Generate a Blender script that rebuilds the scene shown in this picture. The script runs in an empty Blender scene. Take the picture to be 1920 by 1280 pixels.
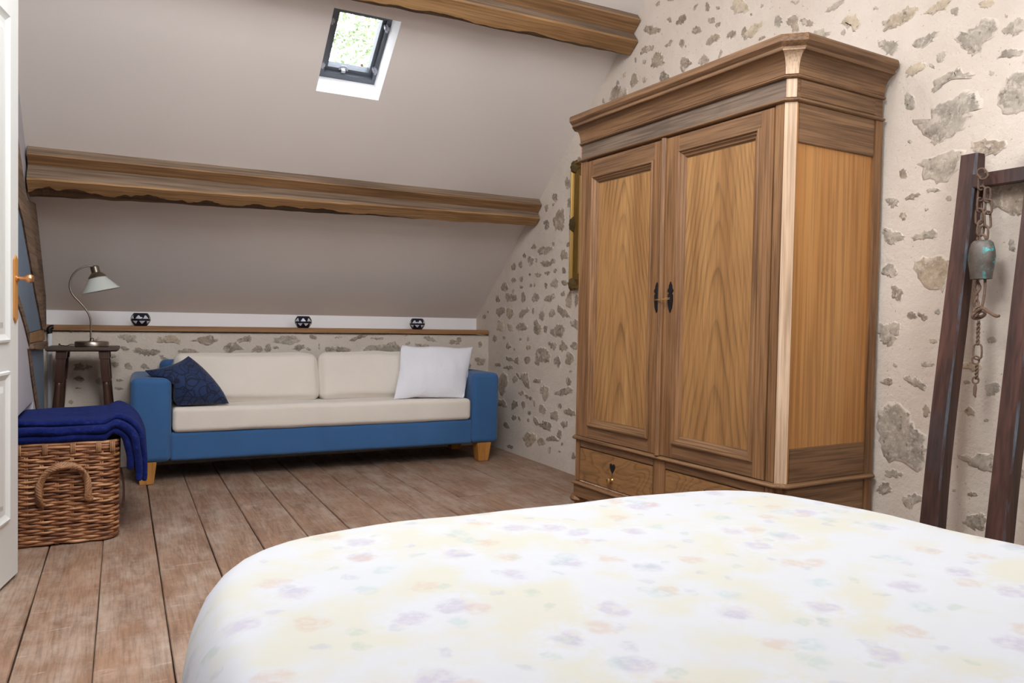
import bpy, bmesh, math, random
from mathutils import Vector, Matrix, noise
random.seed(11)
scn = bpy.context.scene
COL = scn.collection
R = math.radians
PI = math.pi

# ------------------------------------------------------------------ camera
cam_d = bpy.data.cameras.new('camera')
cam = bpy.data.objects.new('camera', cam_d)
COL.objects.link(cam)
cam_d.sensor_width = 36.0
cam_d.lens = 1416.46 / 1920 * 36.0
cam_d.clip_start = 0.02
right, up, fwd = (0.888313, -0.458846, 0.018999), (-0.004215, 0.033222, 0.999439), (0.45922, 0.887894, -0.027578)
M = Matrix(((right[0], up[0], -fwd[0], 0.0), (right[1], up[1], -fwd[1], 0.0), (right[2], up[2], -fwd[2], 1.0), (0, 0, 0, 1)))
cam.matrix_world = M
scn.camera = cam

# ------------------------------------------------------------------ exposure, sky, added lights
scn.view_settings.view_transform = 'Standard'
scn.view_settings.look = 'None'
scn.view_settings.gamma = 1.0
scn.view_settings.use_curve_mapping = False
scn.view_settings.exposure = 0.25
world = bpy.data.worlds.new('overcast_sky')
scn.world = world
world.use_nodes = True
wb = world.node_tree.nodes['Background']
wb.inputs[0].default_value = (0.93, 0.97, 1.0, 1)
wb.inputs[1].default_value = 4.5

def area(name, loc, target, sx, sy, power, color):
    d = bpy.data.lights.new(name, 'AREA')
    d.shape = 'RECTANGLE'; d.size = sx; d.size_y = sy; d.energy = power; d.color = color
    o = bpy.data.objects.new(name, d)
    COL.objects.link(o)
    o.location = loc
    o.rotation_euler = (Vector(target) - Vector(loc)).to_track_quat('-Z', 'Y').to_euler()
    return o

XR, XL = 2.63, -0.45          # gable wall on the right, partition on the left
Y0, Z0 = 5.742, 1.012         # foot of the sloping ceiling
TH = math.atan(0.81)
CT, ST = math.cos(TH), math.sin(TH)
YR = 2.4                      # ridge
ZR = Z0 + 0.81 * (Y0 - YR)
YB = 2 * YR - Y0              # the opposite eaves, behind the camera
SMAX = (Y0 - YR) / CT
def slope(x, s, n=0.0):       # point on the far roof slope: s up the slope, n into the room
    return Vector((x, Y0 - s * CT - n * ST, Z0 + s * ST - n * CT))
def rear(x, s, n=0.0):
    return Vector((x, YB + s * CT + n * ST, Z0 + s * ST - n * CT))
# area lights added in assumed roof openings out of view, to balance the daylight (the small window in view is lit by the sky itself)
area('added_rear_light', rear(0.55, 3.0, -0.05), rear(0.55, 3.0, 1.0), 1.3, 1.1, 52, (0.96, 0.98, 1.0))
area('added_rear_light.001', rear(1.9, 1.75, -0.05), rear(1.9, 1.75, 1.0), 0.6, 0.7, 12.0, (0.96, 0.98, 1.0))
area('added_high_light', slope(0.1, 3.55, -0.05), slope(0.1, 3.55, 1.0), 0.8, 0.7, 18, (0.96, 0.98, 1.0))

# ------------------------------------------------------------------ object helpers
def tag(o, label=None, cat=None, group=None, kind=None):
    if label: o['label'] = label
    if cat: o['category'] = cat
    if group: o['group'] = group
    if kind: o['kind'] = kind
    return o

def empty(name, loc=(0, 0, 0), rz=0.0, label=None, cat=None, group=None, kind=None):
    o = bpy.data.objects.new(name, None)
    COL.objects.link(o)
    o.location = loc; o.rotation_euler = (0, 0, rz)
    o.empty_display_size = 0.1
    return tag(o, label, cat, group, kind)

class MB:
    def __init__(self):
        self.v = []; self.f = []; self.m = []
    def add(self, verts, faces, mi=0):
        b = len(self.v)
        self.v += [tuple(p) for p in verts]
        self.f += [tuple(b + i for i in f) for f in faces]
        self.m += [mi] * len(faces)
        return self
    def box(self, x0, x1, y0, y1, z0, z1, mi=0):
        vs = [(x0, y0, z0), (x1, y0, z0), (x1, y1, z0), (x0, y1, z0), (x0, y0, z1), (x1, y0, z1), (x1, y1, z1), (x0, y1, z1)]
        return self.add(vs, [(0, 3, 2, 1), (4, 5, 6, 7), (0, 1, 5, 4), (1, 2, 6, 5), (2, 3, 7, 6), (3, 0, 4, 7)], mi)
    def rings(self, rs, closed=True, cap0=True, cap1=True, mi=0):
        n = len(rs[0]); b = []
        fs = []
        for i in range(len(rs) - 1):
            for j in range(n if closed else n - 1):
                k = (j + 1) % n
                fs.append((i * n + j, i * n + k, (i + 1) * n + k, (i + 1) * n + j))
        if cap0: fs.append(tuple(range(n - 1, -1, -1)))
        if cap1: fs.append(tuple((len(rs) - 1) * n + j for j in range(n)))
        for r in rs: b += [tuple(p) for p in r]
        return self.add(b, fs, mi)
    def tube(self, pts, rad, sides=8, closed=False, mi=0):
        pts = [Vector(p) for p in pts]
        n = len(pts)
        rads = rad if isinstance(rad, (list, tuple)) else [rad] * n
        rs = []
        prev = None
        for i, p in enumerate(pts):
            if closed: t = pts[(i + 1) % n] - pts[i - 1]
            else: t = pts[min(i + 1, n - 1)] - pts[max(i - 1, 0)]
            t.normalize()
            if prev is None:
                a = t.orthogonal().normalized()
            else:
                a = (prev - t * prev.dot(t))
                if a.length < 1e-6: a = t.orthogonal()
                a.normalize()
            prev = a
            b = t.cross(a)
            rs.append([p + (a * math.cos(2 * PI * k / sides) + b * math.sin(2 * PI * k / sides)) * rads[i] for k in range(sides)])
        if closed:
            # close with the best matching rotation
            first = rs[0]; last = rs[-1]
            best = min(range(sides), key=lambda q: sum((first[(k + q) % sides] - last[k]).length for k in range(sides)))
            rs.append([first[(k + best) % sides] for k in range(sides)])
            return self.rings(rs, True, False, False, mi)
        return self.rings(rs, True, True, True, mi)
    def lathe(self, prof, c=(0, 0, 0), seg=24, mi=0, ax=None, sx=1.0, sy=1.0):
        rs = []
        for r, z in prof:
            ring = [Vector((r * sx * math.cos(2 * PI * k / seg), r * sy * math.sin(2 * PI * k / seg), z)) for k in range(seg)]
            if ax is not None: ring = [ax @ q for q in ring]
            rs.append([q + Vector(c) for q in ring])
        return self.rings(rs, True, True, True, mi)
    def prism(self, poly, fn, d0, d1, mi=0):        # poly: 2D outline, fn(u, v, d) -> 3D
        n = len(poly)
        a = [fn(u, v, d0) for u, v in poly]; b = [fn(u, v, d1) for u, v in poly]
        return self.rings([a, b], True, True, True, mi)
    def build(self, name, mats, parent=None, smooth=False, bevel=0.0, loc=None, angle=40):
        me = bpy.data.meshes.new(name)
        me.from_pydata(self.v, [], self.f)
        me.update()
        bm = bmesh.new(); bm.from_mesh(me)
        bmesh.ops.recalc_face_normals(bm, faces=bm.faces)
        if bevel > 0:
            bmesh.ops.remove_doubles(bm, verts=bm.verts, dist=1e-5)
            es = [e for e in bm.edges if len(e.link_faces) == 2 and e.calc_face_angle(0) > R(30)]
            bmesh.ops.bevel(bm, geom=es, offset=bevel, segments=2, affect='EDGES', clamp_overlap=True)
        bm.to_mesh(me); bm.free()
        if not isinstance(mats, (list, tuple)): mats = [mats]
        for m in mats: me.materials.append(m)
        if len(mats) > 1 and bevel == 0:
            for p, i in zip(me.polygons, self.m): p.material_index = i
        if smooth:
            for p in me.polygons: p.use_smooth = True
            me.set_sharp_from_angle(angle=R(angle))
        o = bpy.data.objects.new(name, me)
        COL.objects.link(o)
        if parent is not None: o.parent = parent
        if loc is not None: o.location = loc
        return o

def rounded_box(sx, sy, sz, r, nseg=4, arc=4, bulge=(0, 0, 0), wob=0.0, seed=0.0):
    """Soft box centred at the origin (half sizes sx/2...) with bulging faces."""
    h = (sx / 2, sy / 2, sz / 2)
    ax = []
    for d in range(3):
        q = h[d] - r
        left = [-h[d] + r * (1 - math.tan(PI / 4 * (1 - i / arc))) for i in range(arc)]
        mid = [-q + 2 * q * i / nseg for i in range(nseg + 1)]
        ax.append(left + mid + [-v for v in reversed(left)])
    verts = {}; vl = []; faces = []
    def vid(p):
        k = tuple(round(c, 6) for c in p)
        if k not in verts:
            inner = [max(-(h[d] - r), min(h[d] - r, p[d])) for d in range(3)]
            dv = Vector([p[d] - inner[d] for d in range(3)])
            if dv.length > 0: dv = dv.normalized() * r
            q = Vector(inner) + dv
            u = [p[d] / h[d] for d in range(3)]
            for d in range(3):
                e, f = (d + 1) % 3, (d + 2) % 3
                w = (1 - u[e] ** 2) * (1 - u[f] ** 2)
                q[d] += bulge[d] * max(w, 0) ** 0.7 * u[d]
            if wob:
                q += noise.noise_vector(q * 5 + Vector((seed, seed, 0))) * wob
            verts[k] = len(vl); vl.append(q)
        return verts[k]
    for d in range(3):
        e, f = (d + 1) % 3, (d + 2) % 3
        for s in (-1, 1):
            for i in range(len(ax[e]) - 1):
                for j in range(len(ax[f]) - 1):
                    quad = []
                    for a, b in ((i, j), (i + 1, j), (i + 1, j + 1), (i, j + 1)):
                        p = [0, 0, 0]; p[d] = s * h[d]; p[e] = ax[e][a]; p[f] = ax[f][b]
                        quad.append(vid(p))
                    faces.append(tuple(quad if s > 0 else quad[::-1]))
    mb = MB(); mb.add(vl, faces)
    return mb

# ------------------------------------------------------------------ materials
class NT:
    def __init__(self, name):
        self.mat = bpy.data.materials.new(name)
        self.mat.use_nodes = True
        self.n = self.mat.node_tree.nodes; self.l = self.mat.node_tree.links
        self.b = self.n['Principled BSDF']
    def node(self, t, **kw):
        x = self.n.new(t)
        for k, v in kw.items():
            if k.startswith('i_'):
                key = k[2:]
                x.inputs[int(key) if key.isdigit() else key].default_value = v
            else: setattr(x, k, v)
        return x
    def link(self, a, b): self.l.new(a, b)
    def coords(self, scale=(1, 1, 1), rnd=0.0, kind='Object', rot=(0, 0, 0)):
        tc = self.node('ShaderNodeTexCoord')
        src = tc.outputs[kind]
        if rnd:
            oi = self.node('ShaderNodeObjectInfo')
            ml = self.node('ShaderNodeVectorMath', operation='SCALE'); ml.inputs[0].default_value = (rnd, rnd * 1.7, rnd * 2.3)
            self.link(oi.outputs['Random'], ml.inputs['Scale'])
            ad = self.node('ShaderNodeVectorMath', operation='ADD')
            self.link(src, ad.inputs[0]); self.link(ml.outputs[0], ad.inputs[1]); src = ad.outputs[0]
        mp = self.node('ShaderNodeMapping'); mp.inputs['Scale'].default_value = scale; mp.inputs['Rotation'].default_value = rot
        self.link(src, mp.inputs[0])
        return mp.outputs[0]
    def noise(self, vec, scale, detail=4, rough=0.55, dist=0.0):
        t = self.node('ShaderNodeTexNoise')
        t.inputs['Scale'].default_value = scale; t.inputs['Detail'].default_value = detail
        t.inputs['Roughness'].default_value = rough; t.inputs['Distortion'].default_value = dist
        if vec is not None: self.link(vec, t.inputs['Vector'])
        return t.outputs['Fac']
    def ramp(self, fac, stops):
        r = self.node('ShaderNodeValToRGB')
        e = r.color_ramp.elements
        while len(e) < len(stops): e.new(0.5)
        for x, (p, c) in zip(e, stops):
            x.position = p; x.color = (c, c, c, 1) if isinstance(c, (int, float)) else (*c, 1)
        self.link(fac, r.inputs[0])
        return r.outputs[0]
    def mix(self, fac, a, b, mode='MIX'):
        m = self.node('ShaderNodeMix', data_type='RGBA', blend_type=mode)
        for s, x in ((0, fac), (6, a), (7, b)):
            if isinstance(x, (int, float)): m.inputs[s].default_value = x
            elif isinstance(x, (tuple, list)): m.inputs[s].default_value = (*x, 1)
            else: self.link(x, m.inputs[s])
        return m.outputs[2]
    def math(self, op, a, b=None):
        m = self.node('ShaderNodeMath', operation=op)
        for i, x in enumerate((a, b)):
            if x is None: continue
            if isinstance(x, (int, float)): m.inputs[i].default_value = x
            else: self.link(x, m.inputs[i])
        return m.outputs[0]
    def bump(self, h, strength=0.3, dist=0.01):
        b = self.node('ShaderNodeBump'); b.inputs['Strength'].default_value = strength; b.inputs['Distance'].default_value = dist
        self.link(h, b.inputs['Height']); self.link(b.outputs[0], self.b.inputs['Normal'])
    def color(self, c):
        if isinstance(c, (tuple, list)): self.b.inputs['Base Color'].default_value = (*c, 1)
        else: self.link(c, self.b.inputs['Base Color'])
        return self
    def set(self, rough=0.5, metal=0.0, spec=0.5, sheen=0.0):
        self.b.inputs['Roughness'].default_value = rough; self.b.inputs['Metallic'].default_value = metal
        self.b.inputs['Specular IOR Level'].default_value = spec
        if sheen: self.b.inputs['Sheen Weight'].default_value = sheen
        return self

def plain(name, c, rough=0.5, metal=0.0, spec=0.5):
    t = NT(name); t.color(c).set(rough, metal, spec); return t.mat

def plaster(name, c, var=0.06, bump=0.15, sc=6, spec=0.2):
    t = NT(name)
    v = t.coords()
    lo = tuple(x * (1 - var) for x in c); hi = tuple(min(1, x * (1 + var)) for x in c)
    n1 = t.noise(v, 1.3, 3)
    t.color(t.ramp(n1, [(0.3, lo), (0.7, hi)])).set(0.9, 0, spec)
    t.bump(t.noise(v, sc, 5, 0.6), bump, 0.01)
    return t.mat

def wood(name, dark, mid, light, grain='z', sc=1.0, rough=0.55, pores=0.35, bump=0.15, dist=0.8, rnd=5.0, spec=0.4, stain=0.0, stain_c=(0.05, 0.035, 0.025)):
    t = NT(name)
    lo, hi = 0.07 * sc, 1.0 * sc
    s = {'x': (lo, hi, hi), 'y': (hi, lo, hi), 'z': (hi, hi, lo)}[grain]
    v = t.coords(s, rnd)
    n1 = t.noise(v, 14, 4, 0.6, dist)
    c = t.ramp(n1, [(0.28, dark), (0.5, mid), (0.74, light)])
    v2 = t.coords(tuple(q * (0.35 if q < 0.5 * sc else 1) for q in s), rnd)
    n2 = t.noise(v2, 120, 2, 0.5)
    c = t.mix(pores, c, t.ramp(n2, [(0.38, tuple(x * 0.35 for x in dark)), (0.55, (1, 1, 1))]), 'MULTIPLY')
    if stain:
        n3 = t.noise(t.coords((1, 1, 1), rnd), 3.0, 6, 0.65)
        c = t.mix(t.math('MULTIPLY', t.ramp(n3, [(0.52, 0.0), (0.68, 1.0)]), stain), c, stain_c)
    t.color(c).set(rough, 0, spec)
    t.bump(n2, bump, 0.003)
    return t.mat

def fabric(name, c, var=0.12, sc=900, bump=0.3, sheen=0.2, rough=0.95, big=4):
    t = NT(name)
    v = t.coords()
    n1 = t.noise(v, big, 4)
    base = t.ramp(n1, [(0.3, tuple(x * (1 - var) for x in c)), (0.7, tuple(min(1, x * (1 + var)) for x in c))])
    n2 = t.noise(v, sc, 1)
    t.color(t.mix(0.25, base, t.ramp(n2, [(0.35, 0.6), (0.6, 1.0)]), 'MULTIPLY')).set(rough, 0, 0.15, sheen)
    t.bump(t.noise(v, sc * 0.35, 2), bump, 0.002)
    return t.mat

MT = {}
MT['ceiling'] = plaster('ceiling_paint', (0.735, 0.68, 0.635), 0.02, 0.06, 25)
MT['white_paint'] = plaster('white_paint', (0.92, 0.91, 0.92), 0.02, 0.05, 25)
MT['lilac'] = plaster('lilac_plaster', (0.52, 0.50, 0.54), 0.03, 0.08, 18)
MT['blue_panel'] = plaster('grey_blue_panel', (0.17, 0.22, 0.29), 0.08, 0.08, 18)

def mortar():
    t = NT('lime_mortar')
    v = t.coords()
    n1 = t.noise(v, 2.2, 5, 0.6)
    c = t.ramp(n1, [(0.3, (0.61, 0.52, 0.435)), (0.7, (0.71, 0.625, 0.54))])
    n2 = t.noise(v, 70, 3, 0.6)
    pits = t.ramp(n2, [(0.27, (0.5, 0.42, 0.34)), (0.34, (1, 1, 1))])
    c = t.mix(0.8, c, pits, 'MULTIPLY')
    n3 = t.noise(v, 9, 6, 0.7)
    c = t.mix(t.ramp(n3, [(0.6, 0.0), (0.75, 0.35)]), c, (0.55, 0.46, 0.37))
    t.color(c).set(0.95, 0, 0.1)
    n4 = t.noise(v, 32, 6, 0.7)
    t.bump(t.math('ADD', t.math('MULTIPLY', n4, 1.0), t.math('MULTIPLY', n2, 0.35)), 0.42, 0.012)
    return t.mat
MT['mortar'] = mortar()

def stone_mat(name, a, b, c3):
    t = NT(name)
    v = t.coords((1, 1, 1), 3.0)
    oi = t.node('ShaderNodeObjectInfo')
    tone = t.ramp(oi.outputs['Random'], [(0.0, a), (0.45, b), (0.85, c3), (1.0, a)])
    n1 = t.noise(v, 16, 6, 0.65)
    c = t.mix(0.85, tone, t.ramp(n1, [(0.32, 0.5), (0.52, 0.95), (0.72, 1.3)]), 'MULTIPLY')
    n2 = t.noise(v, 60, 4, 0.7)
    c = t.mix(t.ramp(n2, [(0.54, 0.0), (0.66, 0.65)]), c, (0.56, 0.49, 0.42))
    n5 = t.noise(v, 22, 5, 0.7, 0.6)
    c = t.mix(t.ramp(n5, [(0.54, 0.0), (0.64, 0.75)]), c, (0.62, 0.53, 0.45))
    n3 = t.noise(v, 45, 3, 0.6)
    c = t.mix(t.ramp(n3, [(0.30, 0.6), (0.4, 0.0)]), c, (0.09, 0.075, 0.06))
    at = t.node('ShaderNodeAttribute', attribute_name='rim')
    n6 = t.noise(t.coords(), 38, 4, 0.7)
    e = t.math('ADD', at.outputs['Fac'], t.math('MULTIPLY', t.math('SUBTRACT', n6, 0.5), 1.5))
    c = t.mix(t.ramp(e, [(0.62, 0.0), (0.82, 0.92)]), c, (0.65, 0.565, 0.48))
    t.color(c).set(0.9, 0, 0.2)
    t.bump(n1, 0.5, 0.012)
    return t.mat
MT['stone'] = stone_mat('field_stone', (0.36, 0.285, 0.215), (0.40, 0.315, 0.235), (0.32, 0.26, 0.205))
MT['stone_ochre'] = stone_mat('ochre_stone', (0.50, 0.39, 0.27), (0.54, 0.44, 0.32), (0.46, 0.37, 0.27))
MT['stone_grey'] = stone_mat('grey_stone', (0.42, 0.36, 0.29), (0.46, 0.395, 0.315), (0.39, 0.34, 0.28))

def plank_mat():
    t = NT('worn_floor_plank')
    # growth rings cut lengthwise: stretched, distorted bands
    v = t.coords((1, 0.10, 1), 9.0)
    w = t.noise(v, 7.5, 2, 0.5, 0.9)
    fr = t.math('FRACT', t.math('MULTIPLY', w, 13))
    line = t.ramp(fr, [(0.0, 0.72), (0.18, 1.0), (0.75, 0.95), (1.0, 0.72)])
    n1 = t.noise(v, 18, 5, 0.6, 1.2)
    c = t.ramp(n1, [(0.25, (0.185, 0.100, 0.062)), (0.5, (0.285, 0.170, 0.110)), (0.75, (0.365, 0.235, 0.160))])
    c = t.mix(0.6, c, line, 'MULTIPLY')
    # pale worn and limed patches
    n2 = t.noise(t.coords((1, 0.6, 1), 9.0), 6, 8, 0.72)
    c = t.mix(t.ramp(n2, [(0.44, 0.0), (0.70, 0.8)]), c, (0.46, 0.365, 0.295))
    # warmer spots where the old stain survives
    n4 = t.noise(t.coords((1, 0.4, 1), 9.0), 3.4, 4, 0.6)
    c = t.mix(t.ramp(n4, [(0.52, 0.0), (0.72, 0.55)]), c, (0.34, 0.175, 0.10))
    # scuffs across the boards
    n5 = t.noise(t.coords((0.35, 2.2, 1), 9.0), 16, 6, 0.75, 0.5)
    c = t.mix(t.ramp(n5, [(0.60, 0.0), (0.70, 0.55)]), c, (0.56, 0.46, 0.39))
    n3 = t.noise(t.coords((1, 0.05, 1), 9.0), 130, 2)
    c = t.mix(0.4, c, t.ramp(n3, [(0.36, 0.5), (0.55, 1.0)]), 'MULTIPLY')
    t.color(c).set(0.55, 0, 0.35)
    t.bump(t.math('ADD', n3, t.math('MULTIPLY', fr, 0.5)), 0.3, 0.003)
    return t.mat
MT['plank'] = plank_mat()
MT['dark_gap'] = plain('dark_gap', (0.03, 0.022, 0.018), 0.95)
MT['beam_old'] = wood('weathered_beam', (0.13, 0.085, 0.055), (0.215, 0.145, 0.095), (0.29, 0.205, 0.14), 'x', 0.8, 0.75, 0.4, 0.3)
MT['beam_cut'] = wood('sawn_beam_face', (0.22, 0.115, 0.045), (0.34, 0.185, 0.075), (0.43, 0.255, 0.115), 'x', 0.8, 0.65, 0.35, 0.25)
MT['beam_bark'] = wood('bark_edge', (0.06, 0.036, 0.021), (0.13, 0.078, 0.042), (0.24, 0.145, 0.072), 'x', 1.0, 0.9, 0.5, 0.5)
MT['batten'] = wood('batten_wood', (0.17, 0.09, 0.04), (0.28, 0.15, 0.065), (0.35, 0.20, 0.09), 'x', 0.8, 0.65, 0.35, 0.25)
MT['frame_timber'] = wood('wall_timber', (0.12, 0.075, 0.047), (0.205, 0.13, 0.083), (0.29, 0.19, 0.125), 'y', 0.8, 0.8, 0.4, 0.3)
MT['shelf'] = wood('shelf_pine', (0.27, 0.13, 0.05), (0.36, 0.185, 0.075), (0.42, 0.235, 0.10), 'x', 0.8, 0.5, 0.25, 0.1)
OAKS = ((0.138, 0.06297, 0.02429), (0.2346, 0.1148, 0.04706), (0.3082, 0.1617, 0.07207))
MT['oak_v'] = wood('oak_upright_grain', *OAKS, 'z', 1.2, 0.5, 0.4, 0.2)
OAKD = tuple(tuple(q * k for q, k in zip(cc, (0.82, 0.86, 0.95))) for cc in OAKS)
MT['oak_h'] = wood('oak_level_grain', *OAKD, 'y', 1.2, 0.5, 0.4, 0.2)
MT['oak_hx'] = wood('oak_side_grain', *OAKD, 'x', 1.2, 0.5, 0.4, 0.2, stain=0.25)
MT['oak_grey'] = wood('oak_greyed', (0.10, 0.066, 0.045), (0.155, 0.106, 0.074), (0.22, 0.15, 0.10), 'y', 1.2, 0.6, 0.4, 0.2, stain=0.4)
MT['oak_pale'] = wood('oak_paler_tone', (0.40, 0.25, 0.15), (0.55, 0.38, 0.25), (0.66, 0.48, 0.34), 'z', 1.2, 0.55, 0.3, 0.2)  # paler oak tone for the right chamfered corner and lower drawer rails
MT['oak_side'] = wood('oak_orange_panel', (0.35, 0.144, 0.03696), (0.43, 0.1968, 0.05808), (0.48, 0.24, 0.0792), 'z', 0.55, 0.45, 0.3, 0.12, 0.9)

def cathedral(name, cc, freq):
    t = NT(name)
    tc = t.node('ShaderNodeTexCoord')
    oi = t.node('ShaderNodeObjectInfo')
    sp = t.node('ShaderNodeSeparateXYZ'); t.link(tc.outputs['Object'], sp.inputs[0])
    wob = t.noise(t.coords((1, 1, 0.18), 4.0), 5, 3, 0.5)
    yy = t.math('ABSOLUTE', t.math('ADD', sp.outputs['Y'], t.math('MULTIPLY', t.math('SUBTRACT', wob, 0.5), 0.035)))
    yy = t.math('SUBTRACT', t.math('SQRT', t.math('ADD', t.math('MULTIPLY', yy, yy), 0.0007)), 0.026)
    f = t.math('ADD', sp.outputs['Z'], t.math('MULTIPLY', yy, cc))
    f = t.math('ADD', f, t.math('MULTIPLY', t.noise(t.coords((1, 1, 0.35), 4.0), 3.4, 3), 0.42))
    f = t.math('MULTIPLY', t.math('POWER', t.math('MAXIMUM', t.math('ADD', f, 0.62), 0.0), 1.6), freq)
    fr = t.math('FRACT', f)
    line = t.ramp(fr, [(0.0, 0.45), (0.05, 0.80), (0.25, 1.0), (0.6, 0.97), (0.82, 0.74), (1.0, 0.45)])
    v = t.coords((1, 1, 0.05), 4.0)
    n2 = t.noise(v, 110, 2)
    n1 = t.noise(t.coords((1, 1, 0.08), 4.0), 9, 3)
    c = t.ramp(n1, [(0.3, (0.2548, 0.1196, 0.03952)), (0.55, (0.3626, 0.184, 0.0646)), (0.75, (0.4312, 0.2392, 0.0874))])
    c = t.mix(t.ramp(t.noise(t.coords((1, 1, 0.5), 4.0), 4.5, 2), [(0.36, 0.15), (0.62, 0.85)]), c, line, 'MULTIPLY')
    c = t.mix(0.35, c, t.ramp(n2, [(0.38, 0.45), (0.55, 1.0)]), 'MULTIPLY')
    t.color(c).set(0.48, 0, 0.4)
    t.bump(n2, 0.12, 0.003)
    return t.mat
MT['cathedral'] = cathedral('oak_cathedral_grain', 5.6, 3.4)

def drawer_mat():
    t = NT('oak_swirled_grain')
    v = t.coords((1, 0.35, 1.0), 4.0)
    w = t.noise(v, 5.0, 2, 0.5, 0.6)
    fr = t.math('FRACT', t.math('MULTIPLY', w, 16))
    line = t.ramp(fr, [(0.0, 0.55), (0.2, 1.0), (0.8, 0.9), (1.0, 0.55)])
    n2 = t.noise(t.coords((1, 0.06, 1), 4.0), 120, 2)
    c = t.mix(0.8, (0.27, 0.135, 0.05), line, 'MULTIPLY')
    c = t.mix(0.35, c, t.ramp(n2, [(0.38, 0.45), (0.55, 1.0)]), 'MULTIPLY')
    t.color(c).set(0.5, 0, 0.4)
    return t.mat
MT['oak_swirl'] = drawer_mat()

MT['iron'] = plain('black_iron', (0.018, 0.016, 0.018), 0.5, 0.6)
MT['rust'] = plaster('rusty_iron', (0.15, 0.095, 0.068), 0.35, 0.6, 120)
MT['brass'] = plain('brass', (0.55, 0.36, 0.15), 0.3, 1.0)
MT['copper'] = plain('copper_brass', (0.72, 0.40, 0.20), 0.3, 1.0)
MT['orange_wood'] = wood('orange_lacquered_wood', (0.42, 0.18, 0.04), (0.52, 0.24, 0.06), (0.58, 0.29, 0.085), 'z', 0.8, 0.4, 0.2, 0.05)
MT['door_paint'] = plain('door_paint', (0.72, 0.73, 0.71), 0.4)
MT['blue_fabric'] = fabric('blue_sofa_fabric', (0.045, 0.125, 0.285), 0.07)
MT['cream_fabric'] = fabric('cream_cushion_fabric', (0.74, 0.675, 0.60), 0.03)
MT['white_linen'] = fabric('white_linen', (0.78, 0.78, 0.83), 0.02, 500, 0.4)
MT['walnut'] = wood('dark_stained_wood', (0.035, 0.015, 0.01), (0.065, 0.03, 0.02), (0.10, 0.05, 0.034), 'z', 1.0, 0.35, 0.3, 0.1)
MT['walnut_top'] = wood('dark_stained_top', (0.045, 0.028, 0.022), (0.085, 0.055, 0.043), (0.12, 0.085, 0.07), 'x', 1.0, 0.4, 0.3, 0.1)
MT['nickel'] = plain('brushed_bronze_nickel', (0.36, 0.32, 0.27), 0.3, 1.0)
def opal():
    t = NT('opal_glass'); t.color((0.70, 0.74, 0.70)).set(0.25, 0, 0.5)
    t.b.inputs['Subsurface Weight'].default_value = 0.3
    t.b.inputs['Subsurface Radius'].default_value = (0.02, 0.02, 0.02)
    return t.mat
MT['opal'] = opal()
MT['gilt'] = plain('gilt', (0.27, 0.16, 0.04), 0.42, 0.75)
MT['gilt_dark'] = plaster('gilt_tarnished', (0.10, 0.065, 0.025), 0.4, 0.6, 90)
MT['steel_grey'] = plain('grey_painted_metal', (0.12, 0.135, 0.16), 0.45, 0.3)
MT['steel_light'] = plain('zinc_fitting', (0.38, 0.39, 0.44), 0.4, 0.6)
MT['dark_post'] = wood('dark_oiled_timber', (0.034, 0.014, 0.010), (0.072, 0.029, 0.020), (0.115, 0.050, 0.036), 'z', 0.7, 0.5, 0.35, 0.3, stain=0.5, stain_c=(0.035, 0.037, 0.045))
MT['pipe'] = plain('white_pipe', (0.72, 0.73, 0.76), 0.35)
MT['paper'] = plain('picture_paper', (0.5, 0.46, 0.38), 0.7)

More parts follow.
